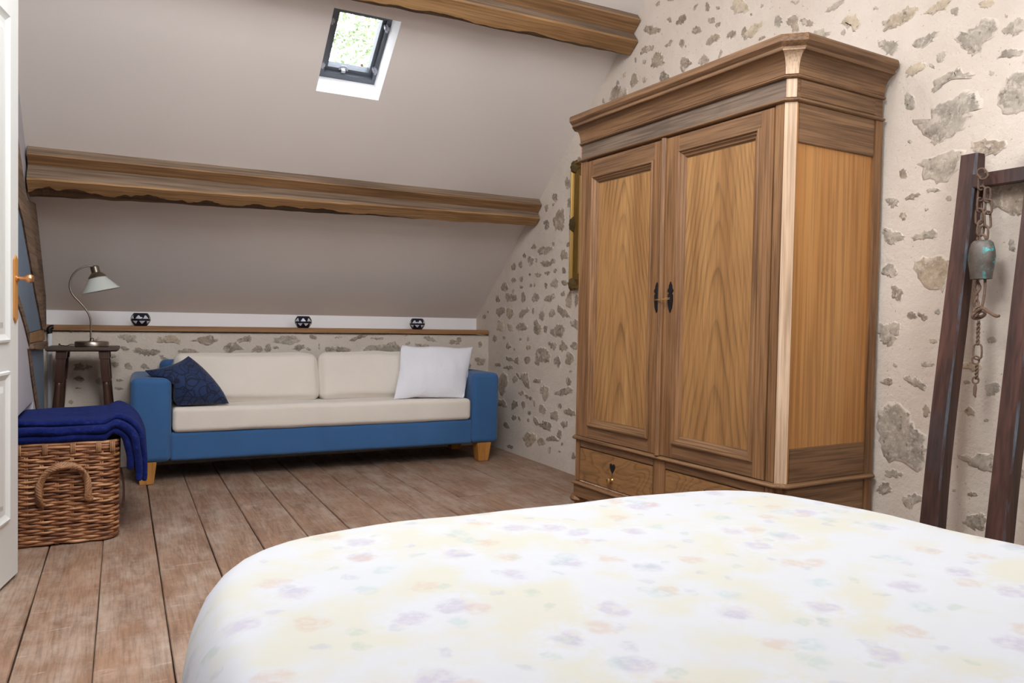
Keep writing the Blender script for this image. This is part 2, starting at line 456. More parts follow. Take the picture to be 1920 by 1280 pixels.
STONES_RIGHT = [
[4785,1550,4774,1559,4750,1550,4742,1540,4730,1523,4757,1518,4771,1520,4804,1525,4808,1536],
[4536,1483,4598,1471,4630,1467,4696,1474,4724,1487,4707,1512,4647,1521,4614,1521,4577,1518,4517,1514,4493,1500],
[4504,1522,4511,1529,4517,1538,4500,1544,4487,1545,4476,1539,4475,1533,4480,1523,4491,1515],
[4307,1460,4293,1433,4297,1423,4328,1417,4369,1415,4394,1426,4393,1449,4386,1461,4379,1474,4341,1489,4326,1472],
[4263,1510,4269,1502,4288,1497,4304,1495,4322,1503,4317,1523,4302,1526,4290,1532,4266,1524],
[4928,1468,4940,1486,4926,1492,4921,1501,4895,1493,4886,1480,4881,1469,4892,1458,4906,1462],
[4783,1459,4760,1452,4767,1431,4779,1410,4801,1402,4831,1400,4846,1417,4857,1432,4860,1451,4840,1469,4803,1465],
[4724,1446,4714,1442,4716,1421,4725,1418,4734,1418,4746,1424,4747,1437,4744,1451,4733,1453],
[4498,1399,4510,1391,4544,1379,4590,1374,4628,1386,4653,1394,4682,1412,4638,1425,4579,1424,4548,1424,4513,1415],
[4475,1428,4454,1419,4459,1406,4474,1396,4494,1397,4517,1406,4529,1420,4521,1430,4493,1432],
[5045,1383,5062,1381,5081,1378,5110,1382,5126,1408,5121,1419,5094,1427,5081,1440,5053,1433,5041,1417,5033,1400],
[4973,1390,4994,1401,5007,1411,4995,1436,4983,1440,4968,1447,4949,1442,4937,1426,4935,1411,4936,1395,4957,1388],
[4686,1345,4663,1339,4641,1328,4645,1321,4663,1316,4694,1314,4718,1315,4742,1323,4756,1336,4746,1343,4723,1343],
[4818,1349,4805,1344,4806,1336,4802,1331,4821,1326,4832,1328,4849,1337,4840,1342,4832,1347],
[4582,1348,4564,1350,4536,1351,4518,1340,4538,1329,4547,1322,4589,1321,4603,1329,4620,1342],
[4490,1345,4471,1358,4456,1360,4445,1358,4438,1348,4447,1334,4460,1329,4474,1333,4489,1335],
[4316,1331,4326,1321,4339,1321,4352,1322,4366,1324,4372,1348,4374,1357,4364,1368,4355,1370,4337,1360,4323,1347],
[4282,1320,4293,1326,4290,1332,4278,1336,4269,1335,4259,1331,4249,1322,4257,1317,4268,1315],
[5099,1325,5068,1331,5049,1324,5026,1311,5039,1294,5063,1287,5095,1283,5112,1297,5110,1314],
[4921,1314,4919,1304,4928,1293,4951,1288,4974,1295,4981,1311,4969,1325,4957,1330,4925,1332],
[4966,1262,4952,1262,4924,1258,4915,1252,4916,1244,4939,1240,4954,1240,4972,1244,4975,1252],
[4820,1246,4825,1260,4820,1269,4809,1275,4790,1270,4782,1259,4782,1251,4796,1243,4808,1241],
[4755,1276,4743,1273,4735,1263,4737,1255,4740,1248,4750,1243,4762,1250,4764,1258,4760,1266],
[4582,1224,4596,1237,4604,1251,4606,1264,4596,1274,4579,1270,4569,1259,4569,1243,4568,1232],
[4487,1236,4505,1236,4540,1252,4510,1283,4494,1288,4466,1295,4444,1296,4415,1273,4414,1260,4425,1235,4462,1225],
[4320,1276,4286,1268,4281,1256,4300,1245,4331,1243,4349,1245,4373,1254,4380,1271,4347,1274],
[5226,1227,5274,1225,5299,1256,5275,1271,5271,1284,5232,1296,5200,1293,5161,1273,5153,1260,5157,1238,5203,1226],
[5328,1199,5308,1182,5301,1167,5303,1145,5332,1136,5369,1148,5380,1166,5376,1183,5357,1196],
[5139,1212,5080,1204,5043,1198,5006,1178,5013,1158,5076,1145,5130,1144,5183,1151,5197,1170,5214,1191,5197,1208],
[5099,1231,5085,1243,5072,1242,5051,1237,5048,1223,5057,1212,5063,1204,5087,1201,5095,1213],
[4903,1217,4890,1202,4873,1185,4873,1166,4878,1138,4900,1139,4921,1133,4944,1154,4951,1168,4948,1196,4930,1211],
[4783,1169,4766,1179,4749,1199,4731,1202,4697,1193,4673,1183,4658,1167,4685,1148,4715,1143,4759,1136,4789,1147],
[4458,1162,4492,1147,4522,1137,4562,1137,4603,1140,4608,1154,4580,1172,4562,1177,4500,1189,4471,1190,4449,1177],
[4321,1189,4318,1184,4328,1174,4344,1173,4374,1175,4386,1183,4382,1191,4359,1200,4336,1201],
[4237,1103,4252,1085,4269,1088,4278,1092,4309,1098,4308,1119,4311,1147,4289,1179,4283,1188,4258,1210,4243,1207,4236,1180,4238,1164,4227,1121],
[4158,1169,4152,1155,4152,1125,4169,1111,4175,1098,4193,1093,4200,1123,4199,1138,4199,1155,4189,1191,4178,1179],
[5226,1107,5212,1098,5200,1069,5238,1051,5267,1040,5306,1026,5346,1047,5374,1056,5376,1083,5338,1099,5282,1098],
[5205,1078,5190,1097,5129,1097,5088,1090,5068,1081,5052,1059,5077,1037,5098,1019,5153,1012,5173,1032,5199,1056],
[4828,1102,4801,1084,4820,1068,4858,1051,4916,1027,4961,1017,4982,1034,4972,1050,4967,1062,4936,1084,4878,1094],
[4744,1097,4740,1085,4738,1065,4755,1050,4766,1051,4781,1058,4784,1065,4776,1089,4757,1094],
[4665,1064,4642,1071,4610,1081,4597,1076,4592,1049,4599,1029,4609,1003,4630,1000,4651,1015,4670,1019,4679,1047],
[4532,1055,4519,1069,4507,1085,4478,1085,4462,1083,4445,1065,4443,1048,4463,1041,4489,1032,4522,1030,4537,1041],
[4304,1076,4274,1060,4243,1031,4255,1025,4302,1032,4332,1031,4361,1044,4404,1062,4425,1076,4427,1087,4420,1100,4416,1112,4368,1104,4343,1088],
[4159,950,4192,958,4216,965,4239,969,4253,1007,4222,1011,4196,1016,4175,1018,4149,1002,4147,988,4138,960],
[5617,1021,5626,1032,5599,1041,5584,1045,5555,1042,5544,1028,5552,1019,5573,1011,5593,1013],
[5532,1073,5523,1077,5512,1077,5503,1070,5501,1064,5505,1057,5517,1057,5526,1058,5533,1065],
[5340,922,5361,933,5347,955,5351,981,5331,1000,5266,999,5248,990,5223,967,5227,940,5257,921,5283,914],
[5168,951,5171,978,5123,973,5099,971,5076,964,5070,935,5087,925,5134,923,5154,938],
[4948,932,5000,932,5037,947,5015,966,4989,977,4964,992,4908,985,4870,977,4852,963,4836,942,4893,932],
[4630,944,4650,912,4666,903,4725,911,4739,915,4752,941,4746,965,4747,994,4707,1019,4674,989,4643,967],
[4600,968,4568,976,4551,960,4552,944,4560,926,4579,920,4605,929,4616,945,4614,957],
[4418,898,4436,896,4483,906,4514,921,4523,941,4476,954,4447,974,4399,984,4348,981,4337,974,4313,958,4324,927,4339,908,4378,894],
[5424,858,5410,878,5383,886,5352,875,5340,864,5344,843,5376,828,5402,826,5429,837],
[5190,865,5207,860,5228,857,5243,862,5243,869,5247,876,5215,878,5206,876,5188,870],
[4969,855,4972,862,4973,870,4968,875,4950,878,4935,873,4927,865,4939,858,4951,851],
[4854,858,4855,870,4851,877,4833,885,4819,884,4810,871,4807,865,4819,855,4835,852],
[5129,787,5162,785,5190,788,5187,804,5185,818,5158,832,5124,820,5101,812,5096,803],
[4821,831,4800,835,4777,821,4788,804,4794,792,4829,789,4854,793,4871,809,4844,824],
[5054,775,5061,781,5067,789,5052,796,5044,794,5036,793,5026,783,5032,779,5040,774],
[4491,859,4469,856,4430,851,4428,842,4436,819,4463,808,4500,814,4510,822,4520,831,4547,844,4526,858],
[4333,802,4361,802,4391,815,4382,842,4370,851,4366,871,4321,872,4297,857,4275,847,4272,824,4302,811],
[4151,854,4137,841,4142,831,4172,819,4196,818,4227,822,4252,834,4242,847,4226,863,4202,868,4169,865],
[5184,724,5134,722,5088,716,5055,710,5037,701,5063,697,5101,689,5130,691,5181,698,5181,708,5195,717],
[4970,674,5003,677,5029,681,5046,694,5035,712,5013,729,4972,731,4964,712,4966,700],
[4876,734,4840,745,4793,744,4778,729,4786,712,4820,694,4854,692,4888,697,4895,720],
[4713,757,4722,777,4679,811,4659,820,4603,821,4562,808,4524,792,4507,771,4503,735,4514,718,4583,713,4613,718,4683,710,4716,711],
[4668,683,4689,689,4709,689,4733,708,4711,722,4701,726,4674,722,4660,711,4652,692],
[4390,768,4373,751,4361,736,4360,727,4377,691,4407,691,4420,701,4458,708,4461,737,4445,757,4428,760],
[4306,736,4296,761,4289,773,4280,797,4230,796,4196,785,4183,767,4193,751,4211,737,4233,723,4280,717],
[5324,637,5368,641,5380,651,5360,664,5305,670,5288,668,5262,654,5267,645,5289,634],
[5101,631,5146,629,5171,630,5214,631,5228,640,5170,652,5130,654,5099,659,5055,653,5059,649,5059,640],
[4231,664,4247,664,4255,667,4253,674,4240,680,4226,683,4209,681,4211,676,4217,671],
[5129,535,5127,517,5164,475,5169,449,5210,413,5247,416,5289,451,5304,480,5319,515,5307,552,5258,588,5227,604,5177,595,5147,580],
[4978,564,5003,545,5028,526,5060,532,5065,555,5065,569,5051,585,5013,588,4989,583],
[4802,504,4857,521,4888,534,4902,550,4931,565,4938,597,4915,611,4880,622,4860,625,4819,615,4805,582,4796,559,4786,542,4785,520],
[4937,581,4931,569,4938,563,4971,576,5000,593,5013,603,4998,611,4972,607,4950,595],
[4728,580,4710,587,4668,593,4637,593,4632,583,4621,578,4625,566,4659,559,4694,560,4735,562,4749,568],
[4515,492,4536,471,4547,453,4581,445,4593,453,4610,474,4628,490,4649,500,4644,540,4612,549,4584,556,4564,551,4521,543,4509,533],
[4229,615,4215,608,4220,595,4235,580,4258,576,4282,578,4288,590,4293,605,4287,623,4263,634,4246,626],
[4242,570,4233,563,4185,559,4198,545,4214,528,4281,516,4343,501,4350,506,4420,499,4448,504,4436,520,4392,537,4341,555,4286,563],
[4872,479,4873,465,4894,455,4914,449,4937,450,4960,456,4954,474,4930,480,4909,485],
[4742,435,4784,434,4824,437,4846,443,4857,448,4875,457,4847,462,4812,458,4781,456,4746,451,4734,446],
[5160,377,5156,367,5137,342,5171,327,5227,326,5276,328,5315,339,5300,349,5293,374,5242,390,5206,394],
[5007,344,5039,321,5071,324,5070,348,5068,364,5062,390,5027,406,4999,398,4975,402,4960,377,4973,361],
[4908,372,4919,387,4905,406,4865,412,4848,401,4847,383,4852,369,4875,350,4900,357],
[4729,424,4716,433,4702,424,4698,415,4698,402,4704,390,4719,392,4730,399,4734,412],
[4557,374,4559,357,4575,351,4618,351,4648,372,4643,388,4653,401,4636,407,4590,413,4569,399,4542,384],
[4785,351,4772,349,4757,337,4766,328,4787,317,4804,318,4815,328,4814,340,4807,352],
[4395,420,4387,438,4376,450,4365,449,4350,442,4337,430,4350,417,4364,415,4381,415],
[4406,401,4388,390,4377,369,4369,345,4402,327,4431,324,4451,329,4481,335,4496,359,4469,379,4441,388],
[4165,404,4154,394,4172,383,4213,382,4239,379,4296,381,4321,406,4306,413,4277,422,4241,427,4188,420],
[5034,292,4994,292,4976,278,4984,271,5004,256,5045,247,5071,256,5063,270,5055,288],
[4913,267,4919,259,4924,254,4950,263,4960,273,4967,285,4959,296,4940,290,4924,278],
[5120,173,5136,168,5155,173,5195,181,5207,200,5192,214,5175,223,5159,224,5124,215,5113,210,5100,181],
[4827,279,4820,290,4807,295,4794,296,4785,290,4785,280,4792,265,4802,264,4817,269],
[4680,256,4701,267,4719,276,4730,289,4735,316,4712,315,4680,304,4663,297,4627,275,4628,266,4655,257],
[4595,302,4494,305,4471,300,4458,286,4464,272,4469,262,4476,246,4513,240,4565,245,4625,257,4666,264,4673,269,4640,284,4605,291],
[4322,292,4336,296,4354,316,4331,330,4303,335,4269,344,4252,328,4267,306,4281,292],
[4885,131,4881,155,4805,188,4771,193,4695,199,4666,180,4687,149,4721,121,4762,93,4823,85,4856,114],
[4397,186,4435,184,4473,175,4514,173,4544,178,4523,192,4500,209,4464,215,4417,212,4382,212,4357,201],
[4374,208,4396,219,4394,242,4383,260,4376,272,4355,280,4339,275,4329,253,4329,226,4340,212,4354,206],
[4556,172,4541,161,4556,140,4579,130,4623,115,4646,124,4660,136,4662,157,4643,174,4614,179,4570,180],
[4504,97,4513,113,4504,128,4488,132,4473,140,4467,126,4473,112,4479,94,4496,87],
[4306,181,4314,174,4326,168,4335,166,4340,174,4340,182,4328,190,4321,190,4307,187],
[5102,29,5140,31,5136,42,5114,51,5095,56,5046,51,5024,47,5035,37,5058,32],
[4379,125,4361,130,4352,134,4336,131,4331,128,4340,121,4354,117,4364,117,4380,120],
[4200,118,4197,134,4189,149,4173,149,4163,143,4155,138,4148,122,4157,105,4173,102,4186,98,4199,102],
[4478,1874,4460,1876,4449,1853,4449,1833,4463,1815,4481,1816,4497,1825,4518,1838,4525,1863,4514,1877,4497,1877],
[4491,1800,4499,1793,4515,1793,4520,1800,4520,1807,4514,1812,4504,1812,4488,1812,4481,1803],
[4573,1810,4568,1794,4574,1784,4584,1762,4604,1764,4619,1776,4630,1801,4617,1811,4597,1814],
[4373,1612,4415,1616,4448,1622,4474,1621,4499,1662,4509,1699,4479,1721,4448,1750,4427,1769,4410,1768,4359,1757,4354,1696,4345,1675,4353,1639],
[4621,1668,4642,1687,4632,1699,4609,1706,4576,1698,4558,1686,4552,1669,4556,1659,4559,1644,4588,1636,4615,1644],
[4352,1918,4358,1939,4344,1958,4331,1970,4310,1949,4292,1928,4286,1914,4290,1887,4303,1881,4337,1887,4348,1901],
[4248,1779,4246,1770,4263,1760,4291,1753,4323,1759,4325,1784,4321,1796,4327,1809,4298,1824,4272,1813,4263,1800],
[4156,2052,4157,2040,4163,2028,4186,2033,4198,2037,4210,2050,4204,2067,4186,2067,4167,2063],
[4296,1698,4292,1705,4280,1706,4270,1696,4269,1683,4272,1670,4281,1659,4290,1670,4293,1682],
[3387,2754,3404,2755,3411,2758,3422,2763,3424,2772,3408,2779,3393,2778,3382,2774,3382,2766],
[3300,2743,3318,2751,3315,2755,3297,2750,3281,2747,3270,2742,3260,2735,3272,2734,3288,2739],
[3068,2646,3078,2636,3088,2630,3096,2624,3105,2622,3110,2630,3109,2640,3099,2647,3091,2650,3082,2650,3073,2652],
[3007,2590,3010,2604,3017,2616,3014,2621,3008,2637,2999,2631,2987,2616,2981,2609,2978,2594,2984,2582,2990,2581],
[2937,2586,2926,2584,2918,2579,2907,2574,2907,2564,2916,2564,2924,2566,2932,2569,2936,2578],
[2748,2548,2731,2529,2723,2517,2703,2488,2735,2482,2757,2488,2776,2497,2800,2500,2818,2529,2830,2538,2822,2558,2812,2574,2780,2570,2758,2555],
[3276,2626,3285,2623,3302,2632,3312,2641,3322,2654,3315,2658,3302,2658,3283,2647,3279,2640],
[3229,2619,3225,2628,3210,2638,3171,2626,3159,2615,3153,2603,3170,2592,3189,2586,3213,2589,3247,2599,3247,2612],
[3514,2651,3530,2665,3513,2678,3499,2680,3447,2660,3435,2654,3400,2640,3378,2627,3361,2612,3385,2607,3415,2611,3433,2611,3480,2626,3496,2637],
[3439,2550,3420,2538,3447,2526,3480,2529,3493,2526,3530,2530,3555,2539,3546,2554,3523,2568,3497,2566,3463,2558],
[3332,2520,3306,2526,3287,2530,3267,2527,3266,2520,3276,2511,3284,2504,3296,2500,3322,2503,3329,2507,3339,2515],
[3206,2473,3212,2480,3215,2499,3206,2509,3191,2509,3179,2501,3172,2490,3168,2470,3176,2464,3181,2458,3193,2460],
[3165,2455,3166,2461,3166,2464,3161,2466,3156,2463,3153,2459,3153,2456,3156,2454,3159,2450],
[3104,2534,3097,2535,3081,2538,3058,2525,3040,2509,3032,2497,3057,2496,3071,2497,3097,2505,3111,2514,3116,2526],
[2989,2547,2973,2544,2955,2540,2940,2530,2937,2522,2938,2513,2944,2507,2961,2511,2983,2517,2994,2531,2997,2540],
[2937,2498,2925,2503,2911,2502,2894,2497,2898,2490,2903,2484,2918,2479,2931,2482,2940,2493],
[2906,2415,2914,2411,2938,2407,2966,2409,2977,2408,3004,2417,2998,2435,2995,2440,2973,2448,2962,2456,2946,2452,2921,2446,2897,2435,2895,2424],
[2791,2414,2786,2403,2790,2393,2819,2394,2846,2401,2860,2406,2854,2417,2847,2424,2834,2431,2809,2429,2798,2422],
[2713,2351,2726,2356,2739,2369,2750,2373,2754,2387,2751,2408,2742,2419,2732,2419,2722,2413,2714,2391,2710,2370],
[3586,2510,3589,2499,3597,2500,3604,2511,3608,2519,3607,2528,3603,2534,3591,2527,3585,2516],
[3529,2476,3532,2492,3522,2496,3512,2498,3497,2491,3493,2481,3501,2470,3507,2465,3518,2470],
[3422,2416,3439,2428,3454,2441,3447,2480,3434,2490,3419,2509,3404,2507,3372,2496,3365,2480,3348,2465,3328,2431,3335,2419,3380,2419,3393,2419],
[3706,2445,3714,2442,3720,2454,3725,2466,3711,2472,3698,2472,3683,2473,3683,2461,3692,2452],
[3641,2406,3634,2413,3632,2433,3613,2447,3586,2437,3583,2430,3577,2419,3563,2396,3568,2376,3588,2373,3608,2366,3628,2362,3633,2371,3645,2388],
[3491,2367,3512,2362,3532,2375,3531,2385,3534,2396,3523,2396,3497,2389,3480,2379,3485,2372],
[3139,2342,3160,2330,3171,2324,3195,2341,3201,2362,3200,2375,3200,2389,3197,2410,3176,2408,3150,2397,3134,2388,3117,2367,3106,2355,3116,2346],
[3059,2345,3049,2359,3034,2368,3015,2373,2996,2364,2985,2350,2974,2332,2983,2322,3004,2324,3025,2325,3041,2326],
[2904,2342,2901,2354,2888,2360,2884,2355,2877,2349,2880,2334,2886,2326,2896,2319,2902,2317,2911,2321,2908,2332],
[3293,2352,3284,2330,3289,2323,3312,2323,3339,2323,3369,2331,3382,2353,3368,2365,3369,2378,3337,2380,3321,2369],
[3845,2345,3855,2365,3830,2399,3829,2417,3780,2427,3746,2408,3720,2399,3664,2371,3666,2342,3656,2325,3702,2319,3731,2313,3751,2306,3834,2322],
[3926,2349,3932,2362,3931,2377,3923,2384,3916,2378,3908,2365,3901,2352,3903,2343,3917,2346],
[3777,2423,3783,2436,3780,2440,3777,2449,3762,2443,3757,2436,3751,2429,3751,2418,3763,2418],
[2744,2370,2742,2382,2725,2391,2698,2401,2689,2410,2655,2417,2616,2407,2604,2405,2626,2387,2636,2378,2651,2368,2680,2357,2716,2355,2727,2357],
[2522,2342,2540,2353,2545,2367,2550,2384,2546,2392,2536,2402,2522,2401,2515,2394,2504,2370,2506,2358,2515,2345],
[2619,2481,2616,2474,2621,2472,2625,2471,2633,2471,2636,2479,2634,2483,2633,2489,2626,2488],
[2696,2470,2690,2468,2688,2462,2686,2457,2688,2454,2695,2456,2701,2460,2702,2466,2699,2468],
[2416,2293,2434,2297,2453,2320,2463,2333,2480,2347,2477,2365,2471,2373,2456,2378,2439,2371,2416,2360,2410,2344,2412,2338,2408,2315,2403,2305],
[2395,2325,2404,2336,2404,2344,2386,2339,2381,2340,2357,2323,2341,2309,2328,2300,2333,2294,2330,2288,2346,2292,2364,2296,2382,2308,2393,2318],
[2407,2418,2415,2415,2425,2415,2432,2417,2450,2428,2461,2436,2457,2440,2452,2441,2437,2436,2418,2433,2405,2421],
[2171,2338,2179,2330,2191,2325,2213,2321,2234,2321,2252,2322,2261,2322,2274,2327,2261,2336,2242,2340,2227,2343,2202,2347,2189,2346,2174,2345],
[2106,2257,2097,2233,2094,2223,2091,2209,2113,2197,2118,2194,2144,2219,2154,2220,2186,2247,2187,2252,2176,2268,2163,2273,2143,2269,2131,2267],
[2186,2212,2182,2218,2174,2220,2168,2221,2164,2216,2162,2210,2162,2204,2169,2194,2174,2195,2180,2201,2184,2203],
[2011,2248,2012,2243,2023,2248,2034,2252,2039,2259,2035,2261,2028,2261,2023,2261,2015,2254],
[1947,2152,1963,2153,1980,2158,1986,2174,1995,2183,1992,2192,1977,2193,1965,2187,1948,2180,1936,2163,1939,2155],
[2606,2334,2598,2326,2605,2324,2615,2322,2629,2321,2643,2323,2646,2326,2641,2331,2639,2337,2627,2337,2615,2336],
[2302,2265,2286,2264,2274,2259,2262,2248,2239,2233,2239,2221,2259,2219,2271,2220,2284,2224,2300,2224,2322,2242,2328,2254,2326,2262,2320,2266],
[1839,2198,1844,2178,1873,2163,1890,2158,1929,2151,1955,2151,1991,2154,1981,2171,1984,2178,1947,2200,1936,2201,1903,2206,1880,2210,1849,2202],
[1717,2189,1704,2188,1707,2177,1720,2168,1735,2154,1741,2148,1782,2147,1793,2152,1799,2153,1822,2161,1810,2168,1790,2176,1771,2183,1747,2189],
[1709,2145,1704,2143,1694,2143,1690,2135,1689,2124,1690,2113,1699,2111,1705,2116,1712,2124,1718,2134,1717,2142],
[1582,2102,1599,2102,1604,2106,1617,2111,1613,2115,1621,2125,1613,2129,1596,2130,1589,2127,1571,2125,1566,2124,1565,2118,1566,2109,1573,2105],
[1704,2033,1677,2047,1629,2044,1608,2067,1579,2072,1557,2054,1550,2013,1567,1992,1588,1984,1609,1964,1639,1957,1657,1979,1676,2007,1699,2021],
[1539,2007,1522,2018,1513,2026,1495,2031,1484,2033,1468,2027,1456,2014,1461,2002,1460,1990,1469,1981,1495,1975,1506,1982,1514,1986,1529,1992],
[1502,1908,1508,1908,1524,1909,1548,1920,1544,1925,1540,1932,1537,1939,1527,1939,1500,1935,1486,1929,1473,1922,1463,1916,1470,1908,1487,1908],
[1829,2041,1851,2049,1863,2056,1863,2066,1848,2072,1830,2075,1815,2077,1784,2080,1760,2078,1763,2067,1776,2057,1779,2049,1788,2045,1812,2040],
[1750,2002,1738,2004,1733,2000,1727,1986,1734,1976,1738,1965,1747,1960,1755,1965,1762,1973,1764,1990,1758,1999],
[1800,1977,1802,1969,1812,1958,1828,1955,1834,1948,1850,1947,1878,1943,1882,1959,1886,1965,1880,1975,1870,1982,1858,1990,1835,1992,1819,1987],
[1769,1947,1773,1948,1778,1951,1784,1951,1792,1962,1792,1967,1791,1971,1789,1972,1781,1967,1773,1959,1769,1954],
[1770,1860,1777,1874,1764,1904,1727,1916,1690,1915,1686,1929,1659,1910,1627,1888,1634,1877,1667,1882,1694,1889,1731,1886,1754,1879],
[1558,1874,1559,1868,1562,1866,1569,1866,1576,1869,1574,1877,1575,1882,1571,1886,1561,1878],
[1860,1879,1848,1869,1847,1858,1844,1850,1841,1826,1853,1821,1858,1820,1874,1820,1882,1832,1885,1841,1889,1854,1888,1874,1880,1887,1871,1889],
[1855,1782,1817,1769,1783,1768,1782,1814,1715,1824,1656,1836,1630,1831,1612,1818,1593,1779,1627,1755,1644,1732,1643,1715,1705,1689,1733,1681,1760,1666,1780,1681,1776,1696,1816,1716,1842,1754],
[1540,1810,1505,1850,1462,1863,1405,1838,1388,1778,1401,1726,1457,1719,1505,1722,1538,1755],
[1625,1633,1615,1653,1564,1653,1514,1639,1509,1619,1529,1598,1574,1596,1617,1610],
[1958,2056,1975,2064,1986,2079,1999,2096,2009,2113,2001,2122,1982,2118,1957,2107,1949,2103,1922,2093,1919,2078,1917,2066,1922,2057,1938,2050],
[1870,1703,1867,1708,1861,1709,1858,1707,1850,1703,1852,1699,1856,1693,1861,1694,1867,1700],
[1531,2050,1531,2054,1531,2061,1527,2060,1524,2055,1520,2052,1521,2047,1524,2044,1528,2047],
[1824,1615,1749,1634,1672,1633,1644,1615,1660,1602,1672,1556,1712,1531,1745,1528,1798,1550,1811,1585],
[1867,1575,1871,1565,1881,1566,1890,1567,1898,1579,1900,1584,1898,1598,1894,1601,1884,1606,1873,1598,1871,1585],
[1782,1500,1790,1507,1789,1510,1786,1514,1768,1515,1757,1513,1746,1509,1732,1502,1737,1499,1751,1498,1763,1499],
[1808,1497,1817,1494,1815,1490,1830,1486,1840,1483,1857,1483,1868,1486,1874,1491,1867,1495,1862,1498,1849,1503,1837,1505,1831,1504,1816,1504],
[1928,1463,1943,1478,1946,1484,1956,1496,1941,1505,1923,1500,1908,1493,1901,1489,1897,1477,1899,1467,1912,1464],
[1705,1459,1711,1463,1714,1469,1708,1475,1704,1479,1694,1478,1691,1470,1690,1463,1696,1457],
[1776,1438,1780,1435,1784,1434,1788,1432,1792,1437,1792,1441,1791,1443,1784,1443,1779,1441],
[1860,1422,1863,1415,1868,1408,1875,1407,1887,1414,1892,1422,1896,1426,1890,1439,1880,1435,1872,1437,1866,1433],
[1953,1388,1935,1387,1918,1374,1903,1371,1879,1360,1863,1340,1875,1331,1898,1326,1906,1324,1918,1320,1944,1329,1953,1343,1965,1363,1963,1377],
[1765,1361,1749,1364,1740,1350,1739,1347,1745,1336,1768,1327,1791,1325,1803,1327,1816,1329,1830,1328,1837,1341,1826,1348,1795,1358,1777,1361],
[1825,1220,1811,1258,1759,1268,1691,1261,1678,1212,1698,1143,1743,1139,1802,1174],
[1917,1244,1905,1231,1897,1229,1893,1212,1891,1208,1909,1198,1927,1198,1936,1200,1959,1205,1962,1218,1959,1229,1953,1237,1949,1244,1931,1250],
[1890,1157,1875,1148,1865,1130,1869,1113,1870,1106,1875,1098,1891,1102,1896,1107,1909,1116,1915,1134,1919,1154,1918,1163,1904,1167,1898,1166],
[1849,1059,1840,1062,1826,1062,1815,1057,1815,1050,1808,1044,1815,1035,1824,1036,1836,1035,1849,1042,1849,1051],
[1799,1043,1806,1049,1809,1058,1804,1063,1791,1059,1778,1055,1766,1045,1765,1040,1767,1036,1776,1029,1785,1031],
[1879,1020,1871,1005,1875,976,1889,972,1890,951,1911,936,1941,933,1956,952,1964,973,1966,988,1961,1011,1943,1016,1918,1018,1905,1023],
[1568,1493,1513,1498,1442,1494,1439,1396,1461,1376,1490,1387,1515,1405,1555,1415],
[1492,1292,1487,1306,1479,1303,1474,1296,1473,1285,1469,1275,1471,1261,1477,1262,1486,1265,1490,1272,1492,1283],
[1720,1053,1724,1050,1734,1052,1741,1057,1741,1062,1735,1067,1727,1072,1720,1070,1717,1061],
[1531,957,1535,956,1544,957,1546,964,1548,968,1541,977,1534,977,1527,973,1523,970,1521,965,1523,959],
[1883,858,1881,851,1885,851,1891,850,1899,855,1899,860,1898,865,1891,866,1888,863],
[1955,788,1947,797,1935,799,1922,806,1907,806,1902,801,1901,789,1905,782,1915,778,1933,780,1941,781],
[1848,806,1855,815,1842,825,1813,816,1801,813,1794,811,1767,798,1762,788,1767,777,1772,773,1799,777,1807,780,1821,788,1833,794],
[1785,873,1776,877,1761,881,1749,877,1735,873,1736,867,1743,861,1761,857,1771,857,1781,858,1785,867],
[1746,946,1754,949,1758,956,1754,963,1745,965,1738,964,1733,963,1724,957,1725,951,1732,948,1737,945],
[1518,974,1519,969,1518,965,1517,959,1529,954,1537,956,1544,960,1548,964,1550,971,1543,975,1534,977],
[1619,824,1614,824,1609,823,1602,820,1596,815,1604,811,1610,811,1616,807,1624,811,1624,815,1626,818],
[1575,854,1598,857,1609,861,1621,859,1635,865,1638,871,1628,879,1615,884,1601,887,1576,885,1565,879,1562,873,1558,871,1555,861],
[1533,819,1527,820,1516,826,1503,824,1498,814,1500,796,1506,787,1515,784,1528,773,1537,777,1548,784,1551,797,1545,810,1537,816],
[1600,734,1591,727,1580,719,1578,714,1581,702,1592,702,1603,699,1616,707,1620,712,1614,724,1609,733],
[1547,686,1550,690,1545,694,1543,696,1537,696,1531,694,1532,689,1536,686,1540,686],
[1745,691,1750,676,1757,676,1760,671,1766,673,1771,674,1775,688,1773,708,1771,712,1766,727,1762,724,1756,717,1750,711,1745,700],
[1953,691,1903,719,1868,719,1837,697,1815,656,1784,623,1756,590,1751,541,1772,476,1811,472,1846,491,1902,484,1932,524,1952,586,1958,638],
[1643,556,1595,561,1550,575,1514,583,1504,548,1512,530,1547,509,1582,520,1618,540],
[1884,457,1871,457,1864,453,1854,452,1841,449,1848,441,1860,435,1878,429,1895,426,1914,425,1922,430,1919,438,1920,443,1909,453],
[1757,369,1769,355,1787,347,1797,326,1807,322,1823,323,1836,336,1841,350,1846,356,1825,372,1811,376,1800,381,1779,388,1762,381],
[1888,377,1886,371,1905,361,1911,355,1929,350,1942,356,1955,363,1948,380,1950,383,1934,393,1928,403,1913,403,1900,403,1890,390],
[1587,419,1596,419,1597,422,1597,427,1591,433,1575,437,1569,436,1566,433,1560,429,1565,424,1576,420],
[1651,429,1647,433,1644,435,1640,434,1638,430,1638,423,1643,423,1646,422,1651,423],
[1608,328,1598,347,1586,348,1563,362,1539,366,1532,358,1525,352,1531,340,1532,324,1536,314,1560,310,1588,310,1594,313,1611,319],
[1435,678,1431,693,1426,689,1422,684,1419,673,1417,664,1418,650,1421,639,1426,635,1431,633,1437,635,1439,646,1439,664,1436,672],
[1416,544,1414,537,1410,529,1412,525,1416,518,1421,515,1429,519,1430,525,1430,535,1428,540,1422,547],
[535,788,529,794,524,801,509,801,496,802,492,797,486,791,495,785,506,781,520,780,530,783],
